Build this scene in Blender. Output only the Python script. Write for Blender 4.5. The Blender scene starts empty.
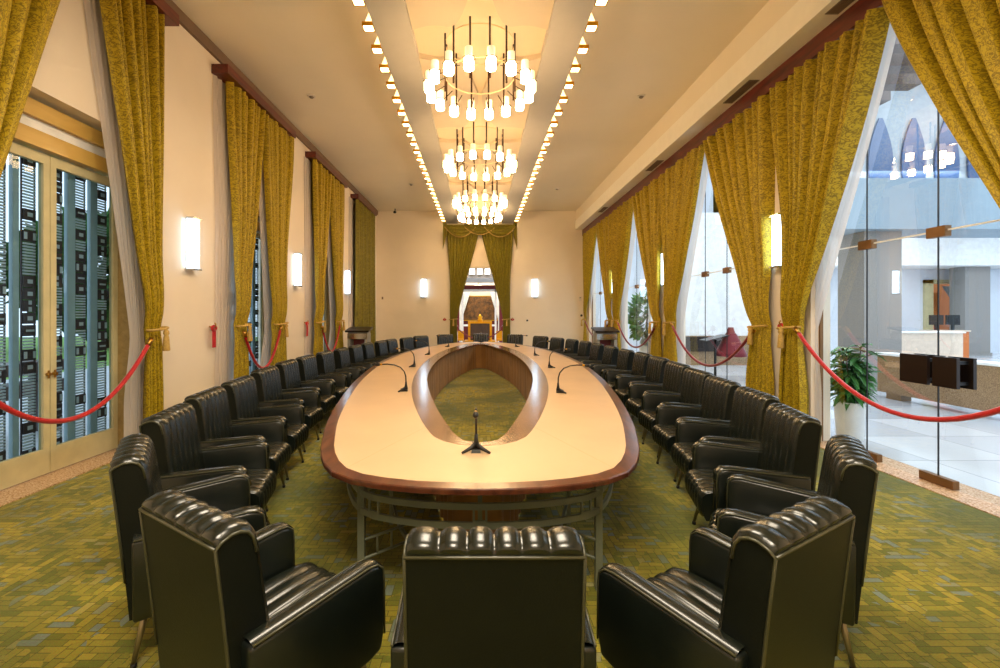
import bpy, bmesh, math, random
from mathutils import Vector, Matrix
random.seed(7)
sc = bpy.context.scene
C = sc.collection
PI = math.pi
sin, cos = math.sin, math.cos
H = 1.62                      # camera height

# ------------------------------------------------------------------ materials
def rgb(c):                    # sRGB 0-255 -> linear
    o = []
    for v in c:
        v /= 255.0
        o.append(v/12.92 if v <= .04045 else ((v+.055)/1.055)**2.4)
    return (*o, 1)
def new_mat(name):
    m = bpy.data.materials.new(name); m.use_nodes = True
    nt = m.node_tree
    return m, nt, nt.nodes['Principled BSDF']
def setv(b, k, v):
    if k in b.inputs: b.inputs[k].default_value = v
def mat(name, col, rough=.5, metal=0, var=.08, scale=6, bump=0, bscale=60, spec=.5, coat=0, sheen=0, stretch=None):
    m, nt, b = new_mat(name)
    N, L = nt.nodes.new, nt.links.new
    c = rgb(col)
    tc = N('ShaderNodeTexCoord'); mp = N('ShaderNodeMapping'); nz = N('ShaderNodeTexNoise')
    if stretch: mp.inputs['Scale'].default_value = stretch
    nz.inputs['Scale'].default_value = scale; nz.inputs['Detail'].default_value = 4
    L(tc.outputs['Object'], mp.inputs[0]); L(mp.outputs[0], nz.inputs['Vector'])
    rp = N('ShaderNodeValToRGB')
    rp.color_ramp.elements[0].position = .3; rp.color_ramp.elements[1].position = .7
    rp.color_ramp.elements[0].color = (*[v*(1-var) for v in c[:3]], 1)
    rp.color_ramp.elements[1].color = (*[min(1, v*(1+var)) for v in c[:3]], 1)
    L(nz.outputs['Fac'], rp.inputs[0]); L(rp.outputs[0], b.inputs['Base Color'])
    setv(b, 'Roughness', rough); setv(b, 'Metallic', metal); setv(b, 'Specular IOR Level', spec)
    setv(b, 'Coat Weight', coat); setv(b, 'Coat Roughness', .12)
    if sheen: setv(b, 'Sheen Weight', sheen); setv(b, 'Sheen Roughness', .4)
    if bump:
        n2 = N('ShaderNodeTexNoise'); n2.inputs['Scale'].default_value = bscale; n2.inputs['Detail'].default_value = 5
        bp = N('ShaderNodeBump'); bp.inputs['Strength'].default_value = bump; bp.inputs['Distance'].default_value = .01
        L(mp.outputs[0], n2.inputs['Vector']); L(n2.outputs['Fac'], bp.inputs['Height']); L(bp.outputs[0], b.inputs['Normal'])
    return m
def emit(name, col, strength, base=(250, 245, 235)):
    m, nt, b = new_mat(name)
    setv(b, 'Base Color', rgb(base)); setv(b, 'Emission Color', rgb(col)); setv(b, 'Emission Strength', strength)
    setv(b, 'Roughness', .4)
    return m
def glass(name, tint, refl=.6, ior=1.45):
    m = bpy.data.materials.new(name); m.use_nodes = True
    nt = m.node_tree; nt.nodes.clear()
    N, L = nt.nodes.new, nt.links.new
    o = N('ShaderNodeOutputMaterial'); mx = N('ShaderNodeMixShader'); t = N('ShaderNodeBsdfTransparent')
    g = N('ShaderNodeBsdfGlossy'); f = N('ShaderNodeFresnel'); mu = N('ShaderNodeMath'); mu.operation = 'MULTIPLY'
    t.inputs[0].default_value = rgb(tint); g.inputs['Roughness'].default_value = .01
    f.inputs['IOR'].default_value = ior; mu.inputs[1].default_value = refl
    L(f.outputs[0], mu.inputs[0]); L(mu.outputs[0], mx.inputs[0]); L(t.outputs[0], mx.inputs[1]); L(g.outputs[0], mx.inputs[2])
    L(mx.outputs[0], o.inputs[0])
    return m

def mat_carpet():
    m, nt, b = new_mat('carpet'); N, L = nt.nodes.new, nt.links.new
    tc = N('ShaderNodeTexCoord')
    def brick(rot, w, h, seed):
        mp = N('ShaderNodeMapping'); mp.inputs['Rotation'].default_value = (0, 0, rot); mp.inputs['Location'].default_value = (seed, seed*1.7, 0)
        L(tc.outputs['Object'], mp.inputs[0])
        br = N('ShaderNodeTexBrick'); br.offset = .37; br.squash = .6; br.squash_frequency = 3
        br.inputs['Scale'].default_value = 1; br.inputs['Brick Width'].default_value = w; br.inputs['Row Height'].default_value = h
        br.inputs['Mortar Size'].default_value = .0025; br.inputs['Mortar Smooth'].default_value = .4; br.inputs['Bias'].default_value = -.1
        br.inputs['Color1'].default_value = (0, 0, 0, 1); br.inputs['Color2'].default_value = (1, 1, 1, 1); br.inputs['Mortar'].default_value = (.45, .45, .45, 1)
        L(mp.outputs[0], br.inputs['Vector'])
        return br
    a = brick(0, .125, .044, 0); c = brick(PI/2, .10, .05, 3.3)
    nz = N('ShaderNodeTexNoise'); nz.inputs['Scale'].default_value = 4.2; nz.inputs['Detail'].default_value = 1
    L(tc.outputs['Object'], nz.inputs['Vector'])
    st = N('ShaderNodeMath'); st.operation = 'GREATER_THAN'; st.inputs[1].default_value = .5; L(nz.outputs['Fac'], st.inputs[0])
    mc = N('ShaderNodeMix'); mc.data_type = 'RGBA'; L(st.outputs[0], mc.inputs[0]); L(a.outputs['Color'], mc.inputs[6]); L(c.outputs['Color'], mc.inputs[7])
    mf = N('ShaderNodeMix'); L(st.outputs[0], mf.inputs[0]); L(a.outputs['Fac'], mf.inputs[2]); L(c.outputs['Fac'], mf.inputs[3])
    rp = N('ShaderNodeValToRGB'); e = rp.color_ramp.elements
    e[0].position = 0; e[0].color = rgb((104, 106, 30)); e[1].position = 1; e[1].color = rgb((116, 126, 112))
    for p, col in ((.3, (152, 138, 40)), (.52, (124, 118, 36)), (.72, (160, 144, 48)), (.82, (112, 124, 108))):
        x = e.new(p); x.color = rgb(col)
    L(mc.outputs[2], rp.inputs[0])
    # broad worn green areas
    n2 = N('ShaderNodeTexNoise'); n2.inputs['Scale'].default_value = .9; n2.inputs['Detail'].default_value = 3; L(tc.outputs['Object'], n2.inputs['Vector'])
    r2 = N('ShaderNodeValToRGB'); r2.color_ramp.elements[0].position = .42; r2.color_ramp.elements[1].position = .62; L(n2.outputs['Fac'], r2.inputs[0])
    m2 = N('ShaderNodeMix'); m2.data_type = 'RGBA'; m2.blend_type = 'MIX'
    mm = N('ShaderNodeMath'); mm.operation = 'MULTIPLY'; mm.inputs[1].default_value = .78; L(r2.outputs[0], mm.inputs[0])
    L(mm.outputs[0], m2.inputs[0]); L(rp.outputs[0], m2.inputs[6]); m2.inputs[7].default_value = rgb((72, 80, 34))
    # dark joints
    m3 = N('ShaderNodeMix'); m3.data_type = 'RGBA'
    q = N('ShaderNodeMath'); q.operation = 'MULTIPLY'; q.inputs[1].default_value = .75; L(mf.outputs[0], q.inputs[0])
    L(q.outputs[0], m3.inputs[0]); L(m2.outputs[2], m3.inputs[6]); m3.inputs[7].default_value = rgb((42, 46, 18))
    # fine yarn
    n3 = N('ShaderNodeTexNoise'); n3.inputs['Scale'].default_value = 160; n3.inputs['Detail'].default_value = 3; L(tc.outputs['Object'], n3.inputs['Vector'])
    m4 = N('ShaderNodeMix'); m4.data_type = 'RGBA'; m4.blend_type = 'OVERLAY'; m4.inputs[0].default_value = .5
    L(m3.outputs[2], m4.inputs[6]); L(n3.outputs['Color'], m4.inputs[7])
    L(m4.outputs[2], b.inputs['Base Color'])
    bp = N('ShaderNodeBump'); bp.inputs['Strength'].default_value = .35; bp.inputs['Distance'].default_value = .006
    L(n3.outputs['Fac'], bp.inputs['Height']); L(bp.outputs[0], b.inputs['Normal'])
    setv(b, 'Roughness', .95); setv(b, 'Specular IOR Level', .1); setv(b, 'Sheen Weight', .15)
    return m
def mat_damask(name, light, dark, scale=9):
    m, nt, b = new_mat(name); N, L = nt.nodes.new, nt.links.new
    uv = N('ShaderNodeTexCoord'); mp = N('ShaderNodeMapping'); L(uv.outputs['UV'], mp.inputs[0])
    nz = N('ShaderNodeTexNoise'); nz.inputs['Scale'].default_value = scale; nz.inputs['Detail'].default_value = 2.5; nz.inputs['Distortion'].default_value = 2.6
    vo = N('ShaderNodeTexVoronoi'); vo.inputs['Scale'].default_value = scale*1.9; vo.feature = 'SMOOTH_F1'
    L(mp.outputs[0], nz.inputs['Vector']); L(mp.outputs[0], vo.inputs['Vector'])
    mx = N('ShaderNodeMath'); mx.operation = 'MULTIPLY_ADD'; mx.inputs[1].default_value = .35
    L(vo.outputs['Distance'], mx.inputs[0]); L(nz.outputs['Fac'], mx.inputs[2])
    rp = N('ShaderNodeValToRGB'); e = rp.color_ramp.elements
    e[0].position = .58; e[0].color = rgb(light); e[1].position = .635; e[1].color = rgb(dark)
    x = e.new(.7); x.color = rgb(dark); y = e.new(.75); y.color = rgb(light)
    L(mx.outputs[0], rp.inputs[0]); L(rp.outputs[0], b.inputs['Base Color'])
    setv(b, 'Roughness', .55); setv(b, 'Specular IOR Level', .35)
    setv(b, 'Sheen Weight', .12); setv(b, 'Sheen Roughness', .35); setv(b, 'Sheen Tint', rgb((255, 225, 90)))
    bp = N('ShaderNodeBump'); bp.inputs['Strength'].default_value = .3; bp.inputs['Distance'].default_value = .01
    L(mx.outputs[0], bp.inputs['Height']); L(bp.outputs[0], b.inputs['Normal'])
    return m
def mat_sheer():
    m, nt, b = new_mat('sheer'); N, L = nt.nodes.new, nt.links.new
    setv(b, 'Base Color', rgb((226, 216, 208))); setv(b, 'Roughness', .9)
    tr = N('ShaderNodeBsdfTranslucent'); tr.inputs[0].default_value = rgb((232, 226, 222))
    tp = N('ShaderNodeBsdfTransparent')
    wv = N('ShaderNodeTexNoise'); wv.inputs['Scale'].default_value = 3
    m1 = N('ShaderNodeMixShader'); m1.inputs[0].default_value = .4
    m2 = N('ShaderNodeMixShader'); m2.inputs[0].default_value = .14
    L(b.outputs[0], m1.inputs[1]); L(tr.outputs[0], m1.inputs[2]); L(m1.outputs[0], m2.inputs[1]); L(tp.outputs[0], m2.inputs[2])
    L(m2.outputs[0], nt.nodes['Material Output'].inputs[0])
    return m
def mat_wood(name, c1, c2, rough=.3, scale=2.0, coat=.4, stretch=(8, 1.2, 8)):
    m, nt, b = new_mat(name); N, L = nt.nodes.new, nt.links.new
    tc = N('ShaderNodeTexCoord'); mp = N('ShaderNodeMapping'); mp.inputs['Scale'].default_value = stretch
    nz = N('ShaderNodeTexNoise'); nz.inputs['Scale'].default_value = scale; nz.inputs['Detail'].default_value = 8; nz.inputs['Distortion'].default_value = .8
    L(tc.outputs['Object'], mp.inputs[0]); L(mp.outputs[0], nz.inputs['Vector'])
    rp = N('ShaderNodeValToRGB'); e = rp.color_ramp.elements
    e[0].position = .3; e[0].color = rgb(c1); e[1].position = .72; e[1].color = rgb(c2)
    L(nz.outputs['Fac'], rp.inputs[0]); L(rp.outputs[0], b.inputs['Base Color'])
    setv(b, 'Roughness', rough); setv(b, 'Coat Weight', coat); setv(b, 'Coat Roughness', .15)
    return m
def mat_granite(name, c1, c2, c3, scale=90, rough=.25):
    m, nt, b = new_mat(name); N, L = nt.nodes.new, nt.links.new
    tc = N('ShaderNodeTexCoord'); vo = N('ShaderNodeTexNoise'); vo.inputs['Scale'].default_value = scale; vo.inputs['Detail'].default_value = 6
    L(tc.outputs['Object'], vo.inputs['Vector'])
    rp = N('ShaderNodeValToRGB'); e = rp.color_ramp.elements
    e[0].position = .35; e[0].color = rgb(c1); e[1].position = .68; e[1].color = rgb(c3); x = e.new(.5); x.color = rgb(c2)
    L(vo.outputs['Fac'], rp.inputs[0]); L(rp.outputs[0], b.inputs['Base Color']); setv(b, 'Roughness', rough)
    return m
def mat_tile():
    m, nt, b = new_mat('lobby_tile'); N, L = nt.nodes.new, nt.links.new
    tc = N('ShaderNodeTexCoord'); br = N('ShaderNodeTexBrick')
    br.offset = 0; br.inputs['Scale'].default_value = 1; br.inputs['Brick Width'].default_value = 1.0; br.inputs['Row Height'].default_value = 1.0
    br.inputs['Mortar Size'].default_value = .006
    br.inputs['Color1'].default_value = rgb((222, 224, 228)); br.inputs['Color2'].default_value = rgb((176, 180, 188)); br.inputs['Mortar'].default_value = rgb((150, 152, 158))
    L(tc.outputs['Object'], br.inputs['Vector']); L(br.outputs['Color'], b.inputs['Base Color']); setv(b, 'Roughness', .12)
    return m

M = {}
M['wall'] = mat('plaster_wall', (240, 226, 206), .85, var=.02, scale=2, bump=.05, bscale=200)
M['ceiling'] = mat('ceiling_paint', (240, 228, 206), .85, var=.015, scale=1.5)
M['strip'] = mat('ceiling_strip_paint', (178, 172, 164), .8, var=.02)
M['vault'] = mat('vault_paint', (222, 202, 172), .8, var=.01)
M['pillow'] = mat('vault_panel_paint', (204, 188, 164), .8, var=.01)
M['soffit'] = mat('soffit_paint', (250, 244, 230), .8, var=.02)
M['cornice'] = mat('cornice_brown_paint', (120, 96, 76), .7)  # dark grey-brown of the cornice strip, vent slats and light switch
M['pelmet'] = mat_wood('pelmet_wood', (70, 18, 8), (116, 36, 18), .4, stretch=(6, 1, 8))
M['carpet'] = mat_carpet()
M['sill'] = mat_granite('sill_granite', (150, 116, 82), (196, 160, 124), (222, 194, 160), 70)
M['drape'] = mat_damask('olive_damask', (190, 162, 30), (132, 110, 16), 15)
M['drape_far'] = mat_damask('olive_satin', (132, 120, 28), (108, 98, 22), 6)
M['sheer'] = mat_sheer()
M['tie'] = mat('gold_cord', (196, 160, 84), .6, var=.2, scale=60)
M['rope'] = mat('red_velvet', (186, 14, 22), .6, sheen=.5, var=.12, scale=40)
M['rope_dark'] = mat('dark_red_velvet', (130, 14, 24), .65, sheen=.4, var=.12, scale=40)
M['brass'] = mat('brass', (190, 145, 70), .3, 1)
M['leather'] = mat('black_leather', (15, 21, 17), .32, var=.18, scale=9, bump=.05, bscale=170, spec=.6)
M['leather_pad'] = mat('black_leather_pad', (20, 24, 18), .25, var=.16, scale=9, bump=.04, bscale=170, spec=.65)
M['leather_back'] = mat('black_leather_rear', (12, 17, 13), .45, var=.15, scale=6, bump=.1, bscale=160, spec=.25)
M['piping'] = mat('leather_piping', (62, 62, 44), .3, var=.1)
M['chair_leg'] = mat('brushed_steel_leg', (140, 130, 106), .35, .85)
M['rubber'] = mat('black_rubber', (16, 16, 16), .7)
M['cream'] = mat('cream_leather_top', (200, 168, 130), .42, var=.05, scale=2.2, bump=.04, bscale=250, spec=.35)
M['seam'] = mat('cream_seam', (196, 158, 116), .5)
M['rim'] = mat_wood('mahogany', (62, 30, 18), (108, 60, 38), .28, 2.2, .3, (7, 2, 7))
M['rim_in'] = mat_wood('walnut_inner', (84, 50, 30), (136, 92, 60), .2, 2.2, .5, (7, 2, 7))
M['table_metal'] = mat('grey_green_metal', (112, 118, 102), .4, .2)
M['table_drape'] = mat('brown_pleated_cloth', (140, 100, 52), .75, var=.2, scale=3, sheen=.2)
M['mic'] = mat('black_mic', (18, 15, 14), .4)
M['gold'] = mat('polished_gold', (220, 160, 30), .3, .7)
M['chrome'] = mat('chrome', (200, 200, 200), .15, 1)
M['black'] = mat('black_plastic', (16, 16, 18), .4)
M['bulb'] = emit('bulb_glow', (255, 214, 156), 26)
M['tube'] = emit('frosted_tube', (255, 222, 170), .3)
M['rod'] = mat('dark_bronze_rod', (64, 42, 20), .35, .8)
M['ring'] = emit('ring_enamel_glow', (255, 220, 150), .05, (220, 196, 150))  # faint emission put into the rings, which are not lamps themselves
M['box_glow'] = emit('box_lamp_glow', (255, 222, 160), 12)
M['fin_glow'] = emit('fin_lamp_glow', (255, 224, 160), 1.3)
M['sconce'] = emit('sconce_glass', (190, 226, 255), 5)
M['sconce_side'] = emit('sconce_glass_side', (196, 228, 248), 2.2)
M['cream_paint'] = mat('cream_metal_paint', (206, 196, 152), .5)
M['yellow_wood'] = mat_wood('header_wood', (196, 156, 70), (216, 178, 92), .5, stretch=(3, 1, 3))
M['white'] = mat('white_paint', (238, 238, 236), .6)
M['jamb'] = mat_wood('jamb_wood', (150, 128, 78), (178, 152, 98), .6)
M['door_glass'] = glass('door_glass', (214, 232, 242), .4)
M['clear_glass'] = glass('clear_glass', (236, 244, 247), .2)
M['lat_board'] = mat('pale_blue_board', (146, 170, 178), .5)
M['lat_dark'] = mat('lattice_dark', (58, 48, 50), .6)
M['lat_slat'] = mat('lattice_slat', (176, 190, 200), .5)
M['mull'] = mat('bronze_fitting', (126, 92, 58), .4, .7)
M['darkplate'] = mat('dark_brown_plate', (38, 26, 20), .3, .2)
M['tile'] = mat_tile()
M['lob_wall'] = mat('lobby_white', (224, 230, 238), .8, var=.02)
M['lob_blue'] = mat('lobby_blue', (138, 156, 168), .7, var=.03)
M['lob_grey'] = mat_granite('grey_stone', (122, 118, 114), (144, 140, 136), (162, 158, 152), 60, .5)
M['brown_granite'] = mat_granite('brown_granite', (110, 84, 56), (152, 122, 88), (180, 150, 112), 80)
M['desk'] = mat('beige_desk', (226, 204, 182), .4)
M['beam'] = mat_wood('louver_wood', (54, 38, 34), (90, 66, 58), .6)
M['arch_glass'] = mat('blue_arch_glass', (58, 84, 120), .25)
M['orange'] = mat('terracotta_panel', (200, 112, 52), .6)
M['maroon'] = mat('maroon_paint', (104, 24, 30), .5)
M['dkred'] = mat('dark_red_cloth', (120, 22, 34), .7, sheen=.3)
M['painting'] = mat('lacquer_painting', (110, 70, 28), .5, var=.7, scale=4)
M['gallery'] = mat('gallery_paint', (150, 158, 164), .7)
M['leaf'] = mat('leaf_green', (62, 120, 56), .4, var=.35, scale=12)
M['pot'] = mat('white_pot', (232, 232, 230), .35)
M['soil'] = mat('soil', (50, 36, 26), .9)
M['lectern_grey'] = mat('grey_lectern', (150, 144, 132), .5)
M['lawn'] = mat('lawn', (112, 150, 60), .9, var=.3, scale=3)
M['terrace'] = mat('terrace_paving', (190, 192, 194), .6, var=.1)
M['hedge'] = mat('hedge', (60, 100, 42), .9, var=.5, scale=8, bump=.8, bscale=12)
M['bench'] = mat_wood('bench_wood', (50, 34, 26), (84, 60, 44), .6)
M['vent'] = mat('vent_grey', (140, 128, 112), .5, .3)
M['plastic'] = mat('white_plastic', (225, 215, 200), .5)

# ------------------------------------------------------------------ mesh helpers
class MB:
    def __init__(s): s.bm = bmesh.new(); s.mi = 0; s.mats = []
    def use(s, m):
        m = M[m] if isinstance(m, str) else m
        if m not in s.mats: s.mats.append(m)
        s.mi = s.mats.index(m); return s
    def _f(s, vs, smooth=False):
        try:
            f = s.bm.faces.new(vs); f.material_index = s.mi; f.smooth = smooth; return f
        except ValueError: return None
    def v(s, p): return s.bm.verts.new(p)
    def quad(s, *ps): s._f([s.v(p) for p in ps]); return s
    def box(s, x0, x1, y0, y1, z0, z1, mtx=None):
        P = [(x0,y0,z0),(x1,y0,z0),(x1,y1,z0),(x0,y1,z0),(x0,y0,z1),(x1,y0,z1),(x1,y1,z1),(x0,y1,z1)]
        if mtx: P = [mtx @ Vector(p) for p in P]
        v = [s.v(p) for p in P]
        for f in ((3,2,1,0),(4,5,6,7),(0,1,5,4),(1,2,6,5),(2,3,7,6),(3,0,4,7)): s._f([v[i] for i in f])
        return s
    def bar(s, p0, p1, r0, r1=None, n=8, cap=True, smooth=True):
        r1 = r0 if r1 is None else r1
        p0, p1 = Vector(p0), Vector(p1); d = (p1-p0).normalized()
        a = d.orthogonal().normalized(); b = d.cross(a)
        A = [s.v(p0+(a*cos(2*PI*i/n)+b*sin(2*PI*i/n))*r0) for i in range(n)]
        B = [s.v(p1+(a*cos(2*PI*i/n)+b*sin(2*PI*i/n))*r1) for i in range(n)]
        for i in range(n): s._f([A[i], A[(i+1)%n], B[(i+1)%n], B[i]], smooth)
        if cap: s._f(A[::-1]); s._f(B)
        return s
    def tube(s, pts, r, n=8, closed=False, cap=True):
        pts = [Vector(p) for p in pts]; k = len(pts); rings = []
        rr = r if isinstance(r, (list, tuple)) else [r]*k
        a = None
        for i, p in enumerate(pts):
            if closed: d = pts[(i+1)%k]-pts[i-1]
            else: d = pts[min(i+1,k-1)]-pts[max(i-1,0)]
            d.normalize()
            if a is None: a = d.orthogonal().normalized()
            a = (a-d*a.dot(d)).normalized(); b = d.cross(a)
            rings.append([s.v(p+(a*cos(2*PI*j/n)+b*sin(2*PI*j/n))*rr[i]) for j in range(n)])
        for i in range(k if closed else k-1):
            A, B = rings[i], rings[(i+1)%k]
            for j in range(n): s._f([A[j], A[(j+1)%n], B[(j+1)%n], B[j]], True)
        if not closed and cap: s._f(rings[0][::-1]); s._f(rings[-1])
        return s
    def lathe(s, prof, cx=0, cy=0, n=20, z=0, smooth=True):
        rings = []
        for r, h in prof: rings.append([s.v((cx+r*cos(2*PI*j/n), cy+r*sin(2*PI*j/n), z+h)) for j in range(n)])
        for A, B in zip(rings, rings[1:]):
            for j in range(n): s._f([A[j], A[(j+1)%n], B[(j+1)%n], B[j]], smooth)
        s._f(rings[0][::-1]); s._f(rings[-1]); return s
    def grid(s, fn, nu, nv, smooth=True, closed_u=False, uvfn=None):
        g = [[s.v(fn(i/(nu if not closed_u else nu), j/nv)) for i in range(nu if closed_u else nu+1)] for j in range(nv+1)]
        uvl = s.bm.loops.layers.uv.verify() if uvfn else None
        W = len(g[0])
        for j in range(nv):
            for i in range(nu):
                i2 = (i+1) % W
                f = s._f([g[j][i], g[j][i2], g[j+1][i2], g[j+1][i]], smooth)
                if f and uvfn:
                    for lp, (a, b) in zip(f.loops, ((i,j),(i+1,j),(i+1,j+1),(i,j+1))): lp[uvl].uv = uvfn(a/nu, b/nv)
        return s
    def prism(s, poly, axis, a0, a1):      # poly of 2D points, extruded along axis 0/1/2
        def P(p, t):
            if axis == 0: return (t, p[0], p[1])
            if axis == 1: return (p[0], t, p[1])
            return (p[0], p[1], t)
        A = [s.v(P(p, a0)) for p in poly]; B = [s.v(P(p, a1)) for p in poly]; n = len(poly)
        for i in range(n): s._f([A[i], A[(i+1)%n], B[(i+1)%n], B[i]])
        s._f(A[::-1]); s._f(B); return s
    def bevel(s, w, seg=2):
        bmesh.ops.bevel(s.bm, geom=list(s.bm.edges), offset=w, segments=seg, affect='EDGES', profile=.5, clamp_overlap=True)
        for f in s.bm.faces: f.smooth = True
        return s
    def build(s, name, parent=None, fix=True):
        if fix: bmesh.ops.recalc_face_normals(s.bm, faces=list(s.bm.faces))
        me = bpy.data.meshes.new(name); s.bm.to_mesh(me); s.bm.free()
        for m in s.mats: me.materials.append(m)
        o = bpy.data.objects.new(name, me); C.objects.link(o)
        if parent: o.parent = parent
        return o
def mb(m): return MB().use(m)
def tag(o, label, cat, group=None):
    o['label'] = label; o['category'] = cat
    if group: o['group'] = group
    return o
def thing(name, label, cat, loc=(0,0,0), rz=0, group=None):
    o = bpy.data.objects.new(name, None); C.objects.link(o)
    o.location = loc; o.rotation_euler = (0,0,rz); o.empty_display_size = .1
    return tag(o, label, cat, group)
def struct(o): o['kind'] = 'structure'; return o
def copy_tree(o, parent=None):
    c = o.copy(); C.objects.link(c)
    if parent: c.parent = parent
    for ch in list(o.children): copy_tree(ch, c)
    return c
def dup(o, label, loc=None, rz=None):
    c = copy_tree(o); c['label'] = label
    if loc is not None: c.location = loc
    if rz is not None: c.rotation_euler = (0,0,rz)
    return c
ORD = 'first second third fourth fifth sixth seventh eighth ninth tenth eleventh twelfth thirteenth fourteenth fifteenth sixteenth seventeenth eighteenth nineteenth twentieth twenty-first twenty-second twenty-third twenty-fourth twenty-fifth twenty-sixth twenty-seventh twenty-eighth twenty-ninth thirtieth'.split()

# ------------------------------------------------------------------ room shell
XL, XR, YF, YB, ZC = -4.15, 4.28, 18.1, -3.2, 5.81
CWL = [4.58, 8.28, 12.0, 15.75]        # centres of the openings
CWR = [4.45, 8.2, 11.95, 15.7]
struct(mb('carpet').box(XL-.02, 4.15, YB, YF, -.06, 0).build('floor'))
# left wall with door openings
w = mb('wall')
ys = [YB] + sum([[c-.95, c+.95] for c in CWL], []) + [YF]
for i in range(0, len(ys), 2): w.box(XL-.4, XL, ys[i], ys[i+1], 0, ZC)
for c in CWL: w.box(XL-.4, XL, c-.95, c+.95, 3.74, ZC)
struct(w.build('wall_left'))
# right wall: piers between glazed bays and the lintel above
w = mb('wall')
PR = [(YB, 2.75), (5.78, 6.9), (9.85, 10.65), (13.7, 14.4), (17.5, YF)]
for a, b in PR: w.box(XR-.03, XR+.22, a, b, 0, 4.9)
w.box(XR-.03, XR+.33, YB, YF, 4.82, ZC)
struct(w.build('wall_right'))
# far wall with doorway
DX0, DX1, DZ = -1.12, 1.12, 3.52
w = mb('wall')
w.box(XL-.4, DX0, YF, YF+.25, 0, ZC).box(DX1, XR+.33, YF, YF+.25, 0, ZC).box(DX0, DX1, YF, YF+.25, DZ, ZC)
struct(w.build('wall_back'))
struct(mb('wall').box(XL-.4, XR+.33, YB-.2, YB, 0, ZC).build('wall_front'))
# ceiling with a lowered centre band that holds a recess
c = mb('ceiling')
c.box(XL-.4, -1.35, YB, YF, ZC, ZC+.15).box(1.35, XR+.4, YB, YF, ZC, ZC+.15)
c.use('strip')
SB, SI = 5.29, .885
c.box(-1.35, -SI, YB, YF, SB, ZC+.15).box(SI, 1.35, YB, YF, SB, ZC+.15)
c.use('vault').box(-SI, SI, YB, YF, 5.42, ZC+.15)
struct(c.build('ceiling'))
# vaulted pillow panels in the recess, curving away from each chandelier
CHY = [6.2, 9.33, 12.46, 15.55]
bays = [3.07] + CHY + [18.68]
k = 0
for a, b in zip([-.1]+bays, bays):
    if a > 18: break
    b = min(b, 18.05 + (.0 if b > 18 else 9))
    k += 1
    p = mb('pillow')
    for s in (-1, 1):
        n = 24; loop = []
        def edge(u):                       # distance from bay centre line to panel end, u 0 at coffer edge .. 1 centre
            return .32 + .09*sin(PI*min(u/.7, 1)) + 1.15*max(0, (u-.5)/.5)**2.2
        for i in range(n+1):
            u = i/n; loop.append((s*(SI-.004-u*(SI-.035)), a+edge(u)))
        for i in range(n, -1, -1):
            u = i/n; loop.append((s*(SI-.004-u*(SI-.035)), max(b-edge(u) if b < 18 else b, a+edge(u)+.02)))
        if s > 0: loop = loop[::-1]
        p.prism(loop, 2, 5.345, 5.419)
    struct(p.build('trim_%d' % k))
# cornice strips
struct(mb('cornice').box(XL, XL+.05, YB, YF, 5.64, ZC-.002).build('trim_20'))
# soffit on the right: upper fascia, lower fascia box
s = mb('ceiling').box(3.85, XR, YB, YF, 5.40, ZC-.002)
s.use('soffit').box(3.83, XR, YB, YF, 5.04, 5.40)
struct(s.build('trim_21'))
struct(mb('pelmet').box(4.11, XR-.03, YB, YF, 4.80, 5.038).build('trim_22'))
struct(mb('sill').box(XL-.27, XL+.1, CWL[0]-1.2, CWL[0]+1.0, 0, .012).build('trim_23'))
struct(mb('sill').box(4.15, XR+.33, YB, YF, -.06, .008).build('trim_24'))
struct(mb('cream_paint').box(XL, XR, YF-.015, YF, 0, .12).build('baseboard_back'))
# left pelmet boards
pel = ['above the first garden door curtains', 'above the second garden door curtains', 'above the third garden door curtains', 'above the closed curtain near the far wall']
for c_, l in zip(CWL, pel):
    tag(mb('pelmet').box(XL, -3.895, c_-1.33 if c_ > 5 else 2.9, c_+1.25, 5.36, 5.50).build('curtain_pelmet'),
        'dark red wooden pelmet board ' + l, 'pelmet', 'red pelmet boards')
# vents in the soffit
for y, l in ((4.75, 'first'), (6.9, 'second'), (10.3, 'third'), (14.6, 'fourth')):
    t = thing('ceiling_vent', 'grey slatted air vent in the soffit over the glass wall, %s from the viewer' % l, 'vent', (4.0, y, 5.038), 0, 'soffit air vents') if False else thing('air_vent', 'grey slatted air vent under the soffit, %s one along from the viewer' % l, 'vent', (3.935, y, 5.038), 0, 'soffit air vents')
    mb('vent').box(-.02, .13, -.36, .36, -.006, 0).build('frame', t)
    q = mb('cornice')
    for i in range(5): q.box(-.005+i*.025, .008+i*.025, -.33, .33, -.010, -.006)
    q.build('slats', t)
# small ceiling and wall devices
for x, y, l in ((-3.22, 8.6, 'small round white detector on the ceiling by the garden door side'), (-2.2, 14.4, 'small round white detector on the ceiling toward the far wall, door side'),
                (3.08, 8.6, 'small round white detector on the ceiling by the glass wall side'), (2.55, 14.9, 'small round white detector on the ceiling toward the far wall, glass side')):
    t = thing('smoke_detector', l, 'detector', (x, y, ZC), 0, 'ceiling detectors')
    mb('plastic').lathe([(.07, -.022), (.08, 0)], n=16).build('base', t); mb('vent').lathe([(.03, -.045), (.045, -.022)], n=16).build('sensor', t)
t = thing('security_camera', 'small dark security camera on ceiling edge above the far wall', 'camera', (-3.35, 17.75, ZC))
mb('black').bar((0,0,0), (0,0,-.1), .02).build('bracket', t); mb('black').bar((0,.06,-.12), (0,-.12,-.16), .045, .05, 12).build('body', t)
t = thing('thermostat', 'small dark wall controller beside the curtain on far wall, upper one', 'controller', (4.03, YF, 2.27))
mb('plastic').box(-.05, .05, -.03, 0, -.09, .09).build('body', t); mb('black').lathe([(.03, 0), (.03, .02)], n=12).build('dial', t).location = (0, -.03, .03)
t = thing('wall_button', 'small round black knob on far wall below the wall controller', 'knob', (4.08, YF, 1.6))
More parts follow.
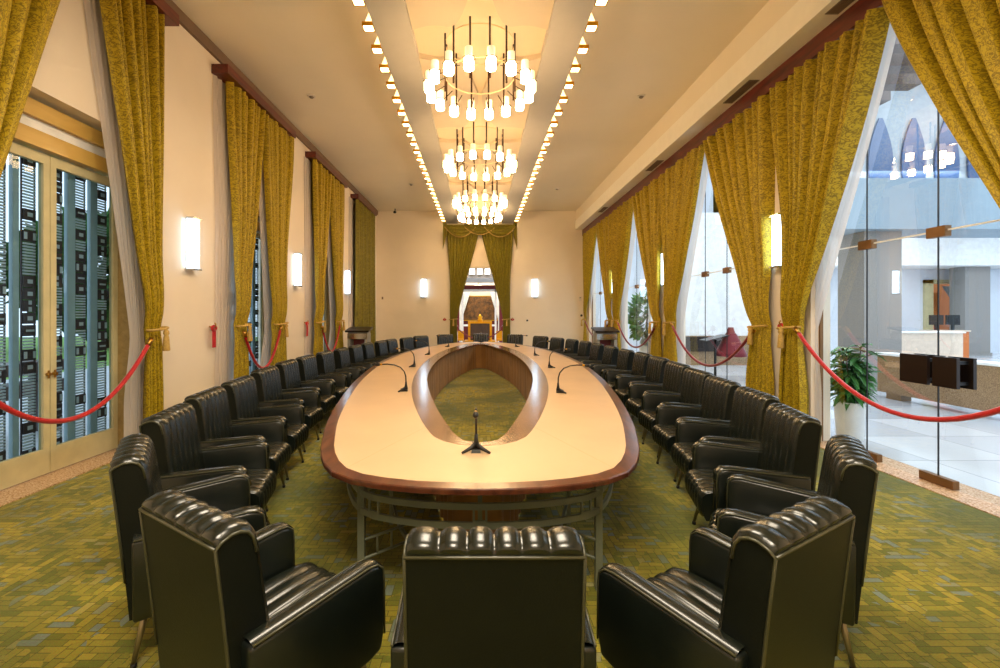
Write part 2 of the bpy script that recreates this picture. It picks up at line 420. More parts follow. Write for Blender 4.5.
mb('black').bar((0,0,0), (0,-.04,0), .05, .04, 14).build('dial', t)
tag(mb('cornice').box(-.03, .03, -.02, 0, -.05, .05).build('light_switch'), 'small bronze light switch on far wall near the closed curtain', 'switch').location = (-3.92, YF-.0, 2.3)
tag(mb('black').bar((0,0,0), (0,-.04,0), .04, .03, 12).build('wall_socket'), 'small dark round socket low on the far wall beside the doorway', 'socket').location = (1.9, YF-.0, 1.4)

# ------------------------------------------------------------------ garden doors (left)
def garden_door(i, c):
    X = XL-.25
    r = mb('jamb')
    r.box(X-.06, XL-.001, c-.949, c-.86, 0.012, 3.739).box(X-.06, XL-.001, c+.86, c+.949, 0.012, 3.739)
    r.use('yellow_wood').box(X-.05, X+.1, c-.86, c+.86, 3.26, 3.42).box(X-.05, X+.1, c-.86, c+.86, 3.54, 3.70)
    r.use('white').box(X-.04, X+.05, c-.86, c+.86, 3.42, 3.54)
    r = struct(r.build('door_%d' % i))
    for s in (-1, 1):
        y0, y1 = (c-.855, c-.004) if s < 0 else (c+.004, c+.855)
        L = mb('cream_paint')
        st = .065
        L.box(X-.025, X+.025, y0, y0+st, .02, 3.24).box(X-.025, X+.025, y1-st, y1, .02, 3.24)
        L.box(X-.025, X+.025, y0+st, y1-st, .02, .27).box(X-.025, X+.025, y0+st, y1-st, 3.14, 3.24)
        L = L.build('door_leaf', r)
        mb('door_glass').quad((X, y0+st, .27), (X, y1-st, .27), (X, y1-st, 3.14), (X, y0+st, 3.14)).build('glass_pane', L)
        hy = y1-.03 if s < 0 else y0+.03
        mb('brass').bar((X+.025, hy, 1.02), (X+.06, hy, 1.02), .018).box(X+.04, X+.05, hy-.008, hy+.008, .98, 1.06).build('handle', L)
    # ornamental lattice behind the glass
    XB = X-.09
    rnd = random.Random(31+i)
    n = 6; wv = 1.72/n
    for j in range(n):
        y0 = c-.86+j*wv
        gap = (j in (0, 1, 2))
        B = mb('lat_board').box(XB-.02, XB+.02, y0+.012, y0+(.07 if gap else .105), .03, 3.24)
        B.build('lattice_board', r)
        S = mb('lat_dark')
        a, b = y0+.125, y0+.245
        S.box(XB-.015, XB-.005, a-.012, a, .03, 3.24).box(XB-.015, XB-.005, b, b+.012, .03, 3.24)
        z = .05
        while z < 3.2:
            if rnd.random() < .42:
                hh = .11
                S.use('lat_dark').box(XB-.008, XB+.012, a, b, z, z+hh)
                S.use('lat_slat')
                kind = rnd.randint(0, 3)
                if kind == 0: S.box(XB+.012, XB+.016, a+.035, b-.035, z+.035, z+hh-.035)
                elif kind == 1: S.box(XB+.012, XB+.016, a, a+.03, z+.02, z+.09).box(XB+.012, XB+.016, b-.03, b, z+.02, z+.09)
                elif kind == 2: S.box(XB+.012, XB+.016, a+.045, b-.045, z, z+.045).box(XB+.012, XB+.016, a+.045, b-.045, z+.07, z+hh)
                else: S.box(XB+.012, XB+.016, a+.02, b-.02, z+.045, z+.065)
                z += hh+.012
            else:
                for q in range(rnd.randint(3, 6)):
                    if z > 3.2: break
                    S.use('lat_slat').box(XB-.008, XB+.01, a, b, z, z+.017); z += .03
        S.build('lattice_strip', r)
for i, c in enumerate(CWL[:3]): garden_door(i+1, c)
struct(mb('wall').box(XL-.3, XL-.2, CWL[3]-.95, CWL[3]+.95, 0, 3.74).build('door_4'))

# ------------------------------------------------------------------ curtains
def sstep(t): t = max(0, min(1, t)); return t*t*(3-2*t)
def drape_mesh(x, side, yo, yi, to, ti, ztop, ztie, amp, folds, material, seed=0, power=1.0, axis='y', flare=.05, closed=False, nu=None, nv=56):
    """x: plane, side: +1 when the room is on the +x side; yo outer top edge, yi inner top edge, to/ti edges at the tie"""
    rnd = random.Random(seed)
    ph = [rnd.uniform(0, 6.28) for _ in range(4)]
    nu = nu or int(folds*10)
    width = abs(yi-yo)
    def f(u, v):
        z = ztop + (.02-ztop)*v
        if closed:
            y = yo+(yi-yo)*u; g = 1
        elif z >= ztie:
            s = (ztop-z)/(ztop-ztie)
            e = s**power
            o = yo+(to-yo)*sstep(s*1.55); i_ = yi+(ti-yi)*(e*.88 + .12*sstep(s))
            y = o+(i_-o)*u; g = 1-.62*sstep((s-.35)/.65)
        else:
            s = (ztie-z)/ztie
            sp = sstep(min(1, s*1.6))
            o = to-(ti-to)*flare*sp; i_ = ti+(ti-to)*flare*1.6*sp
            y = o+(i_-o)*u; g = .38+.25*sp
        w = u+.010*sin(5*u+ph[0])+.006*sin(17*u+ph[1]+z*.6)
        a = 2*PI*folds*w
        d = (2.2*abs(sin(a/2))**.8-1.2)+.25*sin(2*a+ph[2])+.4*sin(a*.37+ph[3]+.4*z)
        sag = .035*sin(z*1.3+ph[1])*(1 if not closed else .3)
        # tie pinches toward the wall and the cloth bulges just above
        t = 0
        if not closed:
            t = (.025*math.exp(-((z-ztie-.4)/.35)**2)-.03*math.exp(-((z-ztie)/.12)**2))*(1 if amp > .02 else 0)
        dx = amp*g*d+.02*sag+t
        dy = .25*amp*g*sin(2*a+ph[0])*.35
        if axis == 'y': return (x+side*(dx+.06), y+dy, z)
        return (y+dy, x+side*(dx+.06), z)
    uvw = width*1.9
    return mb(material).grid(f, nu, nv, uvfn=lambda u, v: (u*uvw+seed, v*ztop))
def tieback(p, half, label, out):
    """p: centre of the gather, half: half width along the curtain, out: direction (dx,dy) facing the room"""
    t = thing('curtain_tieback', label, 'tieback', p, 0, 'gold cord tiebacks')
    along = Vector((-out[1], out[0], 0)); o = Vector((out[0], out[1], 0))
    pts = []
    for i in range(20):
        a = 2*PI*i/20; pts.append(along*(half*cos(a))+o*(.085*sin(a)+.06)+Vector((0,0,.015*cos(a))))
    mb('tie').tube(pts, .016, 6, closed=True).build('cord', t)
    q = o*.165+along*(.0)
    tm = mb('tie')
    tm.lathe([(.008, .0), (.03, -.03), (.034, -.06), (.022, -.08), (.03, -.10), (.042, -.26), (.036, -.27)], q.x, q.y, 10)
    tm.build('tassel', t)
def rope(p0, p1, zlow, label, m='rope', ylow=None):
    p0, p1 = Vector(p0), Vector(p1)
    t = thing('velvet_rope', label, 'rope', p0, 0, 'red velvet barrier ropes')
    pts = []
    for i in range(25):
        u = i/24; q = p0.lerp(p1, u)-p0
        q.z -= 4*u*(1-u)*((p0.z+p1.z)/2-zlow); pts.append(q)
    mb(m).tube(pts, .024, 8).build('velvet_cord', t)
    for q, d in ((pts[0], pts[1]-pts[0]), (pts[-1], pts[-2]-pts[-1])):
        d = d.normalized(); mb('brass').bar(q-d*.05, q+d*.05, .028, .028, 10).build('end_cap', t)
ZTL, ZTR, TIE = 5.352, 4.795, 1.45
# left drapes: (outer top, inner top, outer tie, inner tie)
left = [
 (0, -1, 2.75, 4.52, 3.05, 3.42, 'swept toward the viewer at the first garden door'),
 (0, 1, 5.68, 4.70, 5.66, 5.40, 'on the far side of the first garden door'),
 (1, -1, 7.18, 8.30, 7.36, 7.72, 'on the near side of the second garden door'),
 (1, 1, 9.50, 8.34, 9.22, 8.72, 'on the far side of the second garden door'),
 (2, -1, 10.78, 11.98, 10.95, 11.42, 'on the near side of the third garden door'),
 (2, 1, 13.20, 12.02, 13.0, 12.5, 'on the far side of the third garden door'),
]
DG, SG, TG = 'olive damask drapes', 'white sheer curtains', None
for n, (wi, sd, a, b, c, d, l) in enumerate(left):
    nf = 8 if wi else 7
    o = drape_mesh(-4.055, 1, a, b, c, d, ZTL, TIE, .066, nf, 'drape', 10+n, .95).build('curtain')
    tag(o, 'olive gold damask curtain ' + l, 'curtain', DG)
    tieback((-4.02, (c+d)/2, TIE), abs(d-c)/2+.005, 'gold tasselled tieback on the curtain ' + l, (1, 0))
    # sheer behind: its inner edge shows beside the drape
    sh = .10*(-sd); 
    if wi == 0 and sd < 0: o = drape_mesh(-4.185, 1, a, b+.02, c, d+.04, ZTL, TIE-.05, .015, 9, 'sheer', 40+n, .95).build('sheer_curtain')
    elif sd > 0: o = drape_mesh(-4.185, 1, a-.25, b-.10, c-.1, d-.10, ZTL, TIE-.05, .016, 9, 'sheer', 40+n, .95, flare=.22).build('sheer_curtain')
    else: o = drape_mesh(-4.185, 1, a-.22, b-.25, c-.34, d-.12, ZTL, TIE-.05, .016, 9, 'sheer', 40+n, .95).build('sheer_curtain')
    tag(o, 'white sheer behind the curtain ' + l, 'curtain', SG)
o = drape_mesh(-4.05, 1, 14.45, 17.05, 0, 0, ZTL, TIE, .05, 13, 'drape_far', 77, closed=True).build('curtain')
tag(o, 'closed olive green curtain hanging straight by the far corner behind the lectern', 'curtain', DG)
o = drape_mesh(-4.18, 1, 14.15, 14.6, 0, 0, ZTL, TIE, .015, 5, 'sheer', 78, closed=True).build('sheer_curtain')
tag(o, 'white sheer strip showing beside the closed olive curtain', 'curtain', SG)
# right drapes
right = [
 (0, -1, 2.55, 4.48, 2.62, 3.06, 'swept toward the viewer at the bay nearest the viewer'),
 (0, 1, 6.30, 4.52, 6.05, 5.70, 'beyond the bay with the potted plant'),
 (1, -1, 6.34, 8.16, 6.36, 6.72, 'on the near side of the second glass bay'),
 (1, 1, 10.02, 8.20, 9.82, 9.40, 'on the far side of the second glass bay'),
 (2, -1, 10.08, 11.92, 10.22, 10.58, 'on the near side of the third glass bay'),
 (2, 1, 13.76, 11.96, 13.65, 13.2, 'on the far side of the third glass bay'),
 (3, -1, 13.82, 15.68, 13.9, 14.3, 'on the near side of the fourth glass bay'),
 (3, 1, 17.9, 15.72, 17.75, 17.35, 'in the far corner of the glass wall'),
]
for n, (wi, sd, a, b, c, d, l) in enumerate(right):
    a, b, c, d = [q*1.02 if q < 17.5 else q for q in (a, b, c, d)]
    o = drape_mesh(4.205, -1, a, b, c, d, ZTR, TIE, .082, 10, 'drape', 110+n, 1.0 if wi else 1.08, flare=.14).build('curtain')
    tag(o, 'olive gold damask curtain ' + l, 'curtain', DG)
    tieback((4.17, (c+d)/2, TIE), abs(d-c)/2+.005, 'gold tasselled tieback on the curtain ' + l, (-1, 0))
    e = .10 if sd < 0 else -.10
    o = drape_mesh(4.365, -1, a+(b-a)*.4, b+e*.3, c+(d-c)*.3, d+e*.7, ZTR, TIE-.03, .012, 7, 'sheer', 140+n, 1.0 if wi else 1.08, flare=.12).build('sheer_curtain')
    tag(o, 'white sheer behind the curtain ' + l, 'curtain', SG)
# ropes
RX = -3.92
rope((RX, 3.25, 1.36), (RX, 5.34, 1.30), .62, 'bright red velvet rope hung across the first garden door')
rope((RX, 7.5, 1.30), (RX, 8.85, 1.36), .66, 'red velvet rope hung across the second garden door', 'rope')
rope((RX, 11.2, 1.30), (RX, 12.6, 1.36), .66, 'red velvet rope hung across the third garden door', 'rope')
rope((4.05, 2.85, 1.40), (4.05, 5.75, 1.42), .66, 'bright red velvet rope across the glass bay with the potted plant')
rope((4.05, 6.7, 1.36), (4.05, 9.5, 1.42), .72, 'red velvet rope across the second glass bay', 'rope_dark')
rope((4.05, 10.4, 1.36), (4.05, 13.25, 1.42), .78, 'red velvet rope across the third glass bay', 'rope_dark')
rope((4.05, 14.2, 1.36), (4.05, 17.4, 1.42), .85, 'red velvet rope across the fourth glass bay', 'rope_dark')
def hook(p, out, label, tail=.28):
    t = thing('rope_hook', label, 'hook', p, 0, 'wall hooks with red ribbon')
    o = Vector(out)
    mb('brass').bar((0,0,.04), tuple(o*.09+Vector((0,0,.04))), .012).tube([o*.09+Vector((0,0,.04)), o*.1+Vector((0,0,.08)), o*.08+Vector((0,0,.1))], .01, 6).build('hook_arm', t)
    r = mb('rope'); q = o*.07
    al = Vector((-o.y, o.x, 0))
    r.tube([q+al*(.05*cos(a))+Vector((0,0,.02+.028*sin(a))) for a in [i*PI/8 for i in range(16)]], .022, 8, closed=True)
    if tail: r.grid(lambda u, v: tuple(q+al*(u-.5)*.09+o*(.015*sin(u*9))+Vector((0,0,.0-v*tail))), 6, 4)
    r.build('ribbon', t)
hook((XL, 6.9, 1.40), (1,0,0), 'red ribbon knot on brass hook by the second garden door')
hook((XL, 10.62, 1.40), (1,0,0), 'red ribbon knot on brass hook by the third garden door')
hook((XR-.03, 6.24, 1.44), (-1,0,0), 'red ribbon knot on the pier beside the potted plant bay', .0)
hook((XR-.03, 6.02, 1.42), (-1,0,0), 'small red ribbon knot on the pier behind the glass bay curtain', .0)
hook((XR-.03, 10.05, 1.44), (-1,0,0), 'red ribbon knot on the second pier of the glass wall', .12)
hook((XR-.03, 13.8, 1.44), (-1,0,0), 'red ribbon knot on the third pier of the glass wall', .2)
hook((-1.42, YF, 1.42), (0,-1,0), 'dark red ribbon knot beside the far doorway, door side', .0)
hook((1.30, YF, 1.42), (0,-1,0), 'dark red ribbon knot beside the far doorway, glass wall side', .0)

# far doorway curtains: drapes, valance, jabots
YD = YF-.1
for s, l in ((-1, 'door side'), (1, 'glass wall side')):
    o = drape_mesh(YD, -1, s*1.32, s*.02, s*1.2, s*.92, 4.98, 1.45, .03, 10, 'drape_far', 200+s, .95, axis='x').build('curtain')
    tag(o, 'olive green curtain tied back at the far doorway, ' + l, 'curtain', 'far doorway curtains')
    tieback((s*1.06, YD, 1.45), .17, 'gold cord tieback on the far doorway curtain, ' + l, (0, -1))
v = thing('valance', 'olive swagged valance with fringe over the far doorway', 'valance', (0, YF-.2, 5.2))
for i, x in enumerate((-.78, 0, .78)):
    wd = .62
    def sw(u, q, x=x, i=i):
        t = (u-.5)*2; drop = (.42 if i != 1 else .33)*(1-t*t)+.08
        return (x+t*wd, -.05-.02*i+.022*sin(q*22)-.08*(1-t*t)*q*.6, -drop*q)
    g = mb('drape_far').grid(sw, 20, 22, uvfn=lambda a, b: (a, b)).build('swag', v)
    mb('tie').tube([Vector(sw(j/20, 1))+Vector((0,-.01,0)) for j in range(21)], .018, 6).build('fringe', g)
for s in (-1, 1):
    def jb(u, q, s=s): return (s*(1.32+.16*u), -.03+.03*sin(u*14), .12-(.55+.55*(u if s > 0 else u))*q)
    mb('drape_far').grid(jb, 14, 8, uvfn=lambda a, b: (a, b)).build('jabot', v)
mb('drape_far').box(-1.4, 1.4, -.02, .08, -.12, .02).build('header_board', v)

# ------------------------------------------------------------------ sconces
def make_sconce(label):
    t = thing('wall_sconce', label, 'wall lamp', (0,0,0), 0, 'white glass wall sconces')   # projects toward +x
    mb('chrome').box(0, .02, -.09, .09, -.36, .36).build('back_plate', t)
    g = mb('sconce'); n = 8
    g.prism([(.03+.10*sin(PI*i/n)**.5 if 0 < i < n else .03, -.1+.2*i/n) for i in range(n+1)], 2, -.35, .35)
    g = g.build('glass_shade', t)
    mb('chrome').box(.02, .125, -.095, .095, .35, .375).build('end_cap', t)
    mb('chrome').box(.02, .125, -.095, .095, -.375, -.35).build('end_cap', t)
    return t
s0 = make_sconce('white glass wall sconce on the garden door wall, closest to the viewer')
s0.location = (XL, 6.42, 2.63)
for y, l in ((10.1, 'second from the viewer'), (13.9, 'third from the viewer')):
    dup(s0, 'white glass wall sconce on the garden door wall, ' + l, (XL, y, 2.63), 0)
for y, l in ((6.33, 'closest to the viewer'), (10.22, 'second from the viewer'), (14.04, 'third from the viewer')):
    dup(s0, 'white glass wall sconce on a glass wall pier, ' + l, (XR-.03, y, 2.66), PI)
dup(s0, 'white glass wall sconce on far wall, between closed curtain and doorway', (-2.26, YF, 2.7), -PI/2)
dup(s0, 'white glass wall sconce on far wall, between doorway and glass wall', (2.2, YF, 2.7), -PI/2)

# ------------------------------------------------------------------ chandeliers
def make_chandelier(label):
    t = thing('chandelier', label, 'chandelier', (0,0,0), 0, 'ring chandeliers along the ceiling')
    zr0, zr1, R, RL = 4.90, 5.33, .475, .70
    for z in (zr0, zr1):
        mb('ring').tube([(R*cos(2*PI*i/40), R*sin(2*PI*i/40), z) for i in range(40)], .008, 6, closed=True).build('ring', t)
    for i in range(12):
        a = 2*PI*(i+.5)/12
        x, y = (R+.012)*cos(a), (R+.012)*sin(a)
        r = mb('rod').bar((x, y, 4.65), (x, y, 5.42), .013, n=6)
        r.bar((x, y, 4.64), (x, y, 4.66), .014, n=6); r.build('rod', t)
    for i in range(16):
        a = 2*PI*(i+.5)/16
        ca, sa = cos(a), sin(a)
        ar = mb('rod').bar((R*ca, R*sa, 4.84), ((RL-.07)*ca, (RL-.07)*sa, 4.76), .007, n=6)
        ar.tube([((RL)*ca+.078*cos(PI*j/3+a), RL*sa+.078*sin(PI*j/3+a), 4.765) for j in range(6)], .006, 5, closed=True)
        ar = ar.build('arm', t)
        pr = [( .066*1.0, .0)]
        gl = MB().use('bulb')
        lo = [(RL*ca+.064*cos(PI*j/3+a), RL*sa+.064*sin(PI*j/3+a)) for j in range(6)]
        gl.prism(lo, 2, 4.63, 4.755)
        gl.build('lamp_glass', ar)
        tb = MB().use('tube')
        lo = [(RL*ca+.05*cos(PI*j/5+a), RL*sa+.05*sin(PI*j/5+a)) for j in range(10)]
        tb.prism(lo, 2, 4.775, 4.90); tb.build('frosted_tube', ar)
    return t
ch = make_chandelier('large ring chandelier with sixteen lit glass lamps, first from the viewer')
ch.location = (0, CHY[0], 0)
for y, l in zip(CHY[1:], ('second from the viewer', 'third from the viewer', 'last before the far doorway')):
    dup(ch, 'ring chandelier with sixteen lit glass lamps, ' + l, (0, y, .0 if y < 15 else .28))

# rows of little box lamps along the lowered band
def make_box(label):
    t = thing('ceiling_box_lamp', label, 'ceiling lamp', (0,0,0), 0, 'brass box lamps along the ceiling band')
    f = mb('gold'); w = .07
    f.box(-w, w, -w, -w+.012, 0, .05).box(-w, w, w-.012, w, 0, .05).box(-w, -w+.012, -w, w, 0, .05).box(w-.012, w, -w, w, 0, .05)
    f.bar((-w+.004, w-.006, .05), (-w+.004, w-.006, .30), .006, n=5)
    f.build('frame', t)
    mb('box_glow').box(-w+.013, w-.013, -w+.013, w-.013, .006, .016).build('diffuser', t)
    g = mb('fin_glow'); g.prism([(-w+.012, .05), (w-.02, .05), (-w+.02, .29), (-w+.012, .29)], 1, -.03, .03); g.build('glass_fin', t)
    return t
b0 = None
ybox = [18.0-.488*i for i in range(27)]
for s, side in ((-1, 'garden door side'), (1, 'glass wall side')):
    for i, y in enumerate(ybox):
        lab = 'small square brass box lamp, %s from the far wall, %s row' % (ORD[i], side)
        loc = (s*1.425, y-.04, 5.285); rz = PI if s < 0 else 0
        if b0 is None: b0 = make_box(lab); b0.location = loc; b0.rotation_euler = (0,0,rz); b0['label'] = lab
        else: dup(b0, lab, loc, rz)

# ------------------------------------------------------------------ table
def loop(cy, hl, hw, n, ex=2.0, z=0):
    out = []
    for i in range(n):
        a = 2*PI*i/n; c_, s_ = cos(a), sin(a)
        out.append(Vector((hw*math.copysign(abs(c_)**(2/ex), c_), cy+hl*math.copysign(abs(s_)**(2/ex), s_), z)))
    return out
TZ = .74; NT = 160
def spline_half(pts, half, n):
    """pts: (distance from tip along the length, half width); returns n+1 points tip..middle, equal arc length"""
    P = [(-pts[1][0]*0, -pts[1][1])]+list(pts)+[(2*half-pts[-2][0], pts[-2][1])]
    dense = []
    for k in range(1, len(P)-2):
        p0, p1, p2, p3 = [Vector((a, b)) for a, b in P[k-1:k+3]]
        for q in range(20):
            t = q/20
            dense.append(.5*((2*p1)+(p2-p0)*t+(2*p0-5*p1+4*p2-p3)*t*t+(3*p1-p0-3*p2+p3)*t**3))
    dense.append(Vector(pts[-1]))
    acc = [0]
    for a, b in zip(dense, dense[1:]): acc.append(acc[-1]+(b-a).length)
    out = []; m = 0
    for k in range(n+1):
        s_ = acc[-1]*k/n
        while m < len(acc)-2 and acc[m+1] < s_: m += 1
        f_ = (s_-acc[m])/max(1e-9, acc[m+1]-acc[m]); out.append(dense[m].lerp(dense[m+1], f_))
    return out
def outline(cy, half, pts, n, far=None, fpts=None):          # closed loop starting at +x side, counter-clockwise
    q = n//4; h_ = spline_half(pts, half, q); L = []; g_ = spline_half(fpts, far, q) if fpts else h_; fh = far or half
    for k in range(q): d = g_[q-k]; L.append(Vector((d.y, cy+fh-d.x, 0)))       # +x mid -> far tip
    for k in range(q): d = g_[k]; L.append(Vector((-d.y, cy+fh-d.x, 0)))        # far tip -> -x mid
    for k in range(q): d = h_[q-k]; L.append(Vector((-d.y, cy-half+d.x, 0)))      # -x mid -> near tip
    for k in range(q): d = h_[k]; L.append(Vector((d.y, cy-half+d.x, 0)))         # near tip -> +x mid
    return L
def off(L, d):
    k = len(L); out = []
    for i, p in enumerate(L):
        t = (L[(i+1)%k]-L[i-1]).normalized(); out.append(p+Vector((t.y, -t.x, 0))*d)
    return out
P_OUT = [(0,0), (.03,.34), (.13,.66), (.28,.85), (.58,1.01), (.95,1.13), (1.6,1.30), (2.62,1.50), (3.73,1.675), (4.8,1.79), (5.7,1.86), (6.40,1.885)]
P_CI = [(0,0), (.03,.13), (.10,.235), (.29,.355), (.94,.54), (1.83,.73), (2.78,.875), (4.0,.985), (5.54,1.03)]
P_HO = [(0,0), (.025,.08), (.09,.135), (.37,.228), (1.26,.43), (2.45,.64), (3.4,.757), (4.37,.812), (5.2,.825)]
P_FAR = [(6.2*(1-cos(a)), 1.885*sin(a)**.95) for a in [PI/2*k/12 for k in range(13)]]
L_out = outline(8.67, 6.40, P_OUT, NT, 6.2, P_FAR); L_cr = off(L_out, -.088)
L_ci = outline(8.56, 5.54, P_CI, NT); L_ho = outline(8.3, 5.2, P_HO, NT)
def annulus(m, A, B, z0, z1, edge=0):
    k = len(A); b = mb(m); up = Vector((0,0,1))
    def ring(L, z): return [b.v((p.x, p.y, z)) for p in L]
    rings = [ring(A, z0), ring(A, z1-edge) if edge else None]
    a0 = ring(A, z0); a1 = ring(A, z1); c0 = ring(B, z0); c1 = ring(B, z1)
    for v_ in rings[0]: b.bm.verts.remove(v_)
    if rings[1]:
        for v_ in rings[1]: b.bm.verts.remove(v_)
    for i in range(k):
        j = (i+1) % k
        b._f([a0[i], a0[j], a1[j], a1[i]]); b._f([a1[i], a1[j], c1[j], c1[i]]); b._f([c1[i], c1[j], c0[j], c0[i]]); b._f([c0[i], c0[j], a0[j], a0[i]])
    return b
table = thing('conference_table', 'long oval conference table with cream top, mahogany rim and open centre', 'table', (0, 8.61, 0))
OFF = (0, -8.61, 0)
def tpart(b, name, parent=table):
    o = b.build(name, parent)
    if parent is table: o.location = OFF
    return o
tb = annulus('cream', L_cr, L_ci, TZ-.035, TZ)
tb.use('seam')
for idx in range(0, NT, 10):
    for da in (0,):
        p, q = L_cr[(idx+5) % NT], L_ci[(idx+5) % NT]
        d = (q-p).normalized(); nrm = Vector((-d.y, d.x, 0))*.003
        tb.quad((p-nrm)+Vector((0,0,TZ+.0008)), (p+nrm)+Vector((0,0,TZ+.0008)), (q+nrm)+Vector((0,0,TZ+.0008)), (q-nrm)+Vector((0,0,TZ+.0008)))
tpart(tb, 'tabletop')
# outer rim with rounded edge
r = mb('rim'); prof = [(0, TZ+.001), (.93, TZ+.001), (.99, TZ-.004), (1, TZ-.012), (.99, TZ-.030), (.93, TZ-.034), (0, TZ-.034)]
rings = []
for f_, z in prof: rings.append([r.v((a.x+(b.x-a.x)*f_, a.y+(b.y-a.y)*f_, z)) for a, b in zip(L_cr, L_out)])
for A, B in zip(rings, rings[1:]+rings[:1]):
    for i in range(NT): r._f([A[i], A[(i+1)%NT], B[(i+1)%NT], B[i]], False)
tpart(r, 'outer_rim')
tpart(annulus('rim_in', L_ci, L_ho, TZ-.036, TZ+.002), 'inner_rim')
# pleated cloth hanging below the inner rim
ND = 900
Ld = off(outline(8.3, 5.2, P_HO, ND), .03)
Ld2 = []
for i, p in enumerate(Ld):
    t = (Ld[(i+1)%ND]-Ld[i-1]).normalized(); nn = Vector((t.y, -t.x, 0))
    Ld2.append(p+nn*(.012+.014*sin(i*2*PI/6)+.004*sin(i*.37)))
dr = mb('table_drape')
g = [[dr.v((p.x, p.y, z)) for p in Ld2] for z in (.015, .35, TZ-.037)]
for A, B in zip(g, g[1:]):
    for i in range(ND): dr._f([A[i], A[(i+1)%ND], B[(i+1)%ND], B[i]], True)
tpart(dr, 'pleated_skirt')
# steel under-frame: flat ring rails, legs, ornamental brackets
def rail(L, z0, z1, th):
    k = len(L); o2 = off(L, -th); b = mb('table_metal')
    a0 = [b.v((p.x, p.y, z0)) for p in L]; a1 = [b.v((p.x, p.y, z1)) for p in L]; c0 = [b.v((p.x, p.y, z0)) for p in o2]; c1 = [b.v((p.x, p.y, z1)) for p in o2]
    for i in range(k):
        j = (i+1) % k
        for q in ((a0, a1), (a1, c1), (c1, c0), (c0, a0)): b._f([q[0][i], q[0][j], q[1][j], q[1][i]], False)
    return b
Lr = off(L_out, -.17); Lr2 = off(L_out, -.50)
tpart(rail(Lr, .56, .595, .02), 'upper_rail'); tpart(rail(Lr, .455, .49, .02), 'middle_rail')
tpart(rail(Lr2, .17, .20, .02), 'lower_rail'); tpart(rail(Lr2, .60, .64, .02), 'inner_rail')
for i in range(0, NT, 10):
    p = Lr[(i+5) % NT]; q = Lr2[(i+5) % NT]
    l = mb('table_metal').box(-.02, .02, -.02, .02, 0, TZ-.043, Matrix.Translation((p.x*.99, 8.67+(p.y-8.67)*.997, 0)))
    l = tpart(l, 'leg')
    d = (q-p); dn = d.normalized(); sd = Vector((-dn.y, dn.x, 0))
    b = mb('table_metal')
    for zz in (.18, .29):
        b.bar(p+Vector((0,0,zz)), q+Vector((0,0,zz)), .009, n=6)
    for f_ in (.35, .65):
        m_ = p+d*f_; b.bar(m_+Vector((0,0,.18)), m_+Vector((0,0,.29)), .008, n=6)
    b.build('bracket', l)
    mb('table_metal').bar(p+Vector((0,0,.575)), q+Vector((0,0,.62)), .010, n=6).build('strut', l)
for i in range(0, NT, 10):
    q = Lr2[(i) % NT]
    tpart(mb('table_metal').box(-.014, .014, -.014, .014, 0, TZ-.037, Matrix.Translation((q.x, q.y, 0))), 'inner_leg')
for i in range(NT):                                    # square ornaments between the two outer rails
    pass
for i in range(0, NT, 4):
    p = Lr[i]; t = (Lr[(i+1)%NT]-Lr[i-1]).normalized()
    m_ = Matrix.Translation((p.x, p.y, 0)) @ Matrix.Rotation(math.atan2(t.y, t.x), 4, 'Z')
    orn = mb('table_metal').prism([(-.04, .49), (.04, .49), (.04, .56), (.028, .56), (.028, .503), (-.028, .503), (-.028, .56), (-.04, .56)], 1, 0, .012)
    for v_ in orn.bm.verts: v_.co = m_ @ v_.co
    tpart(orn, 'rail_ornament')
tag_ = mb('white').box(-.05, .05, -.002, 0, -.012, .012); tag_ = tpart(tag_, 'inventory_tag'); tag_.location = (.10, 2.495-8.61, .655)

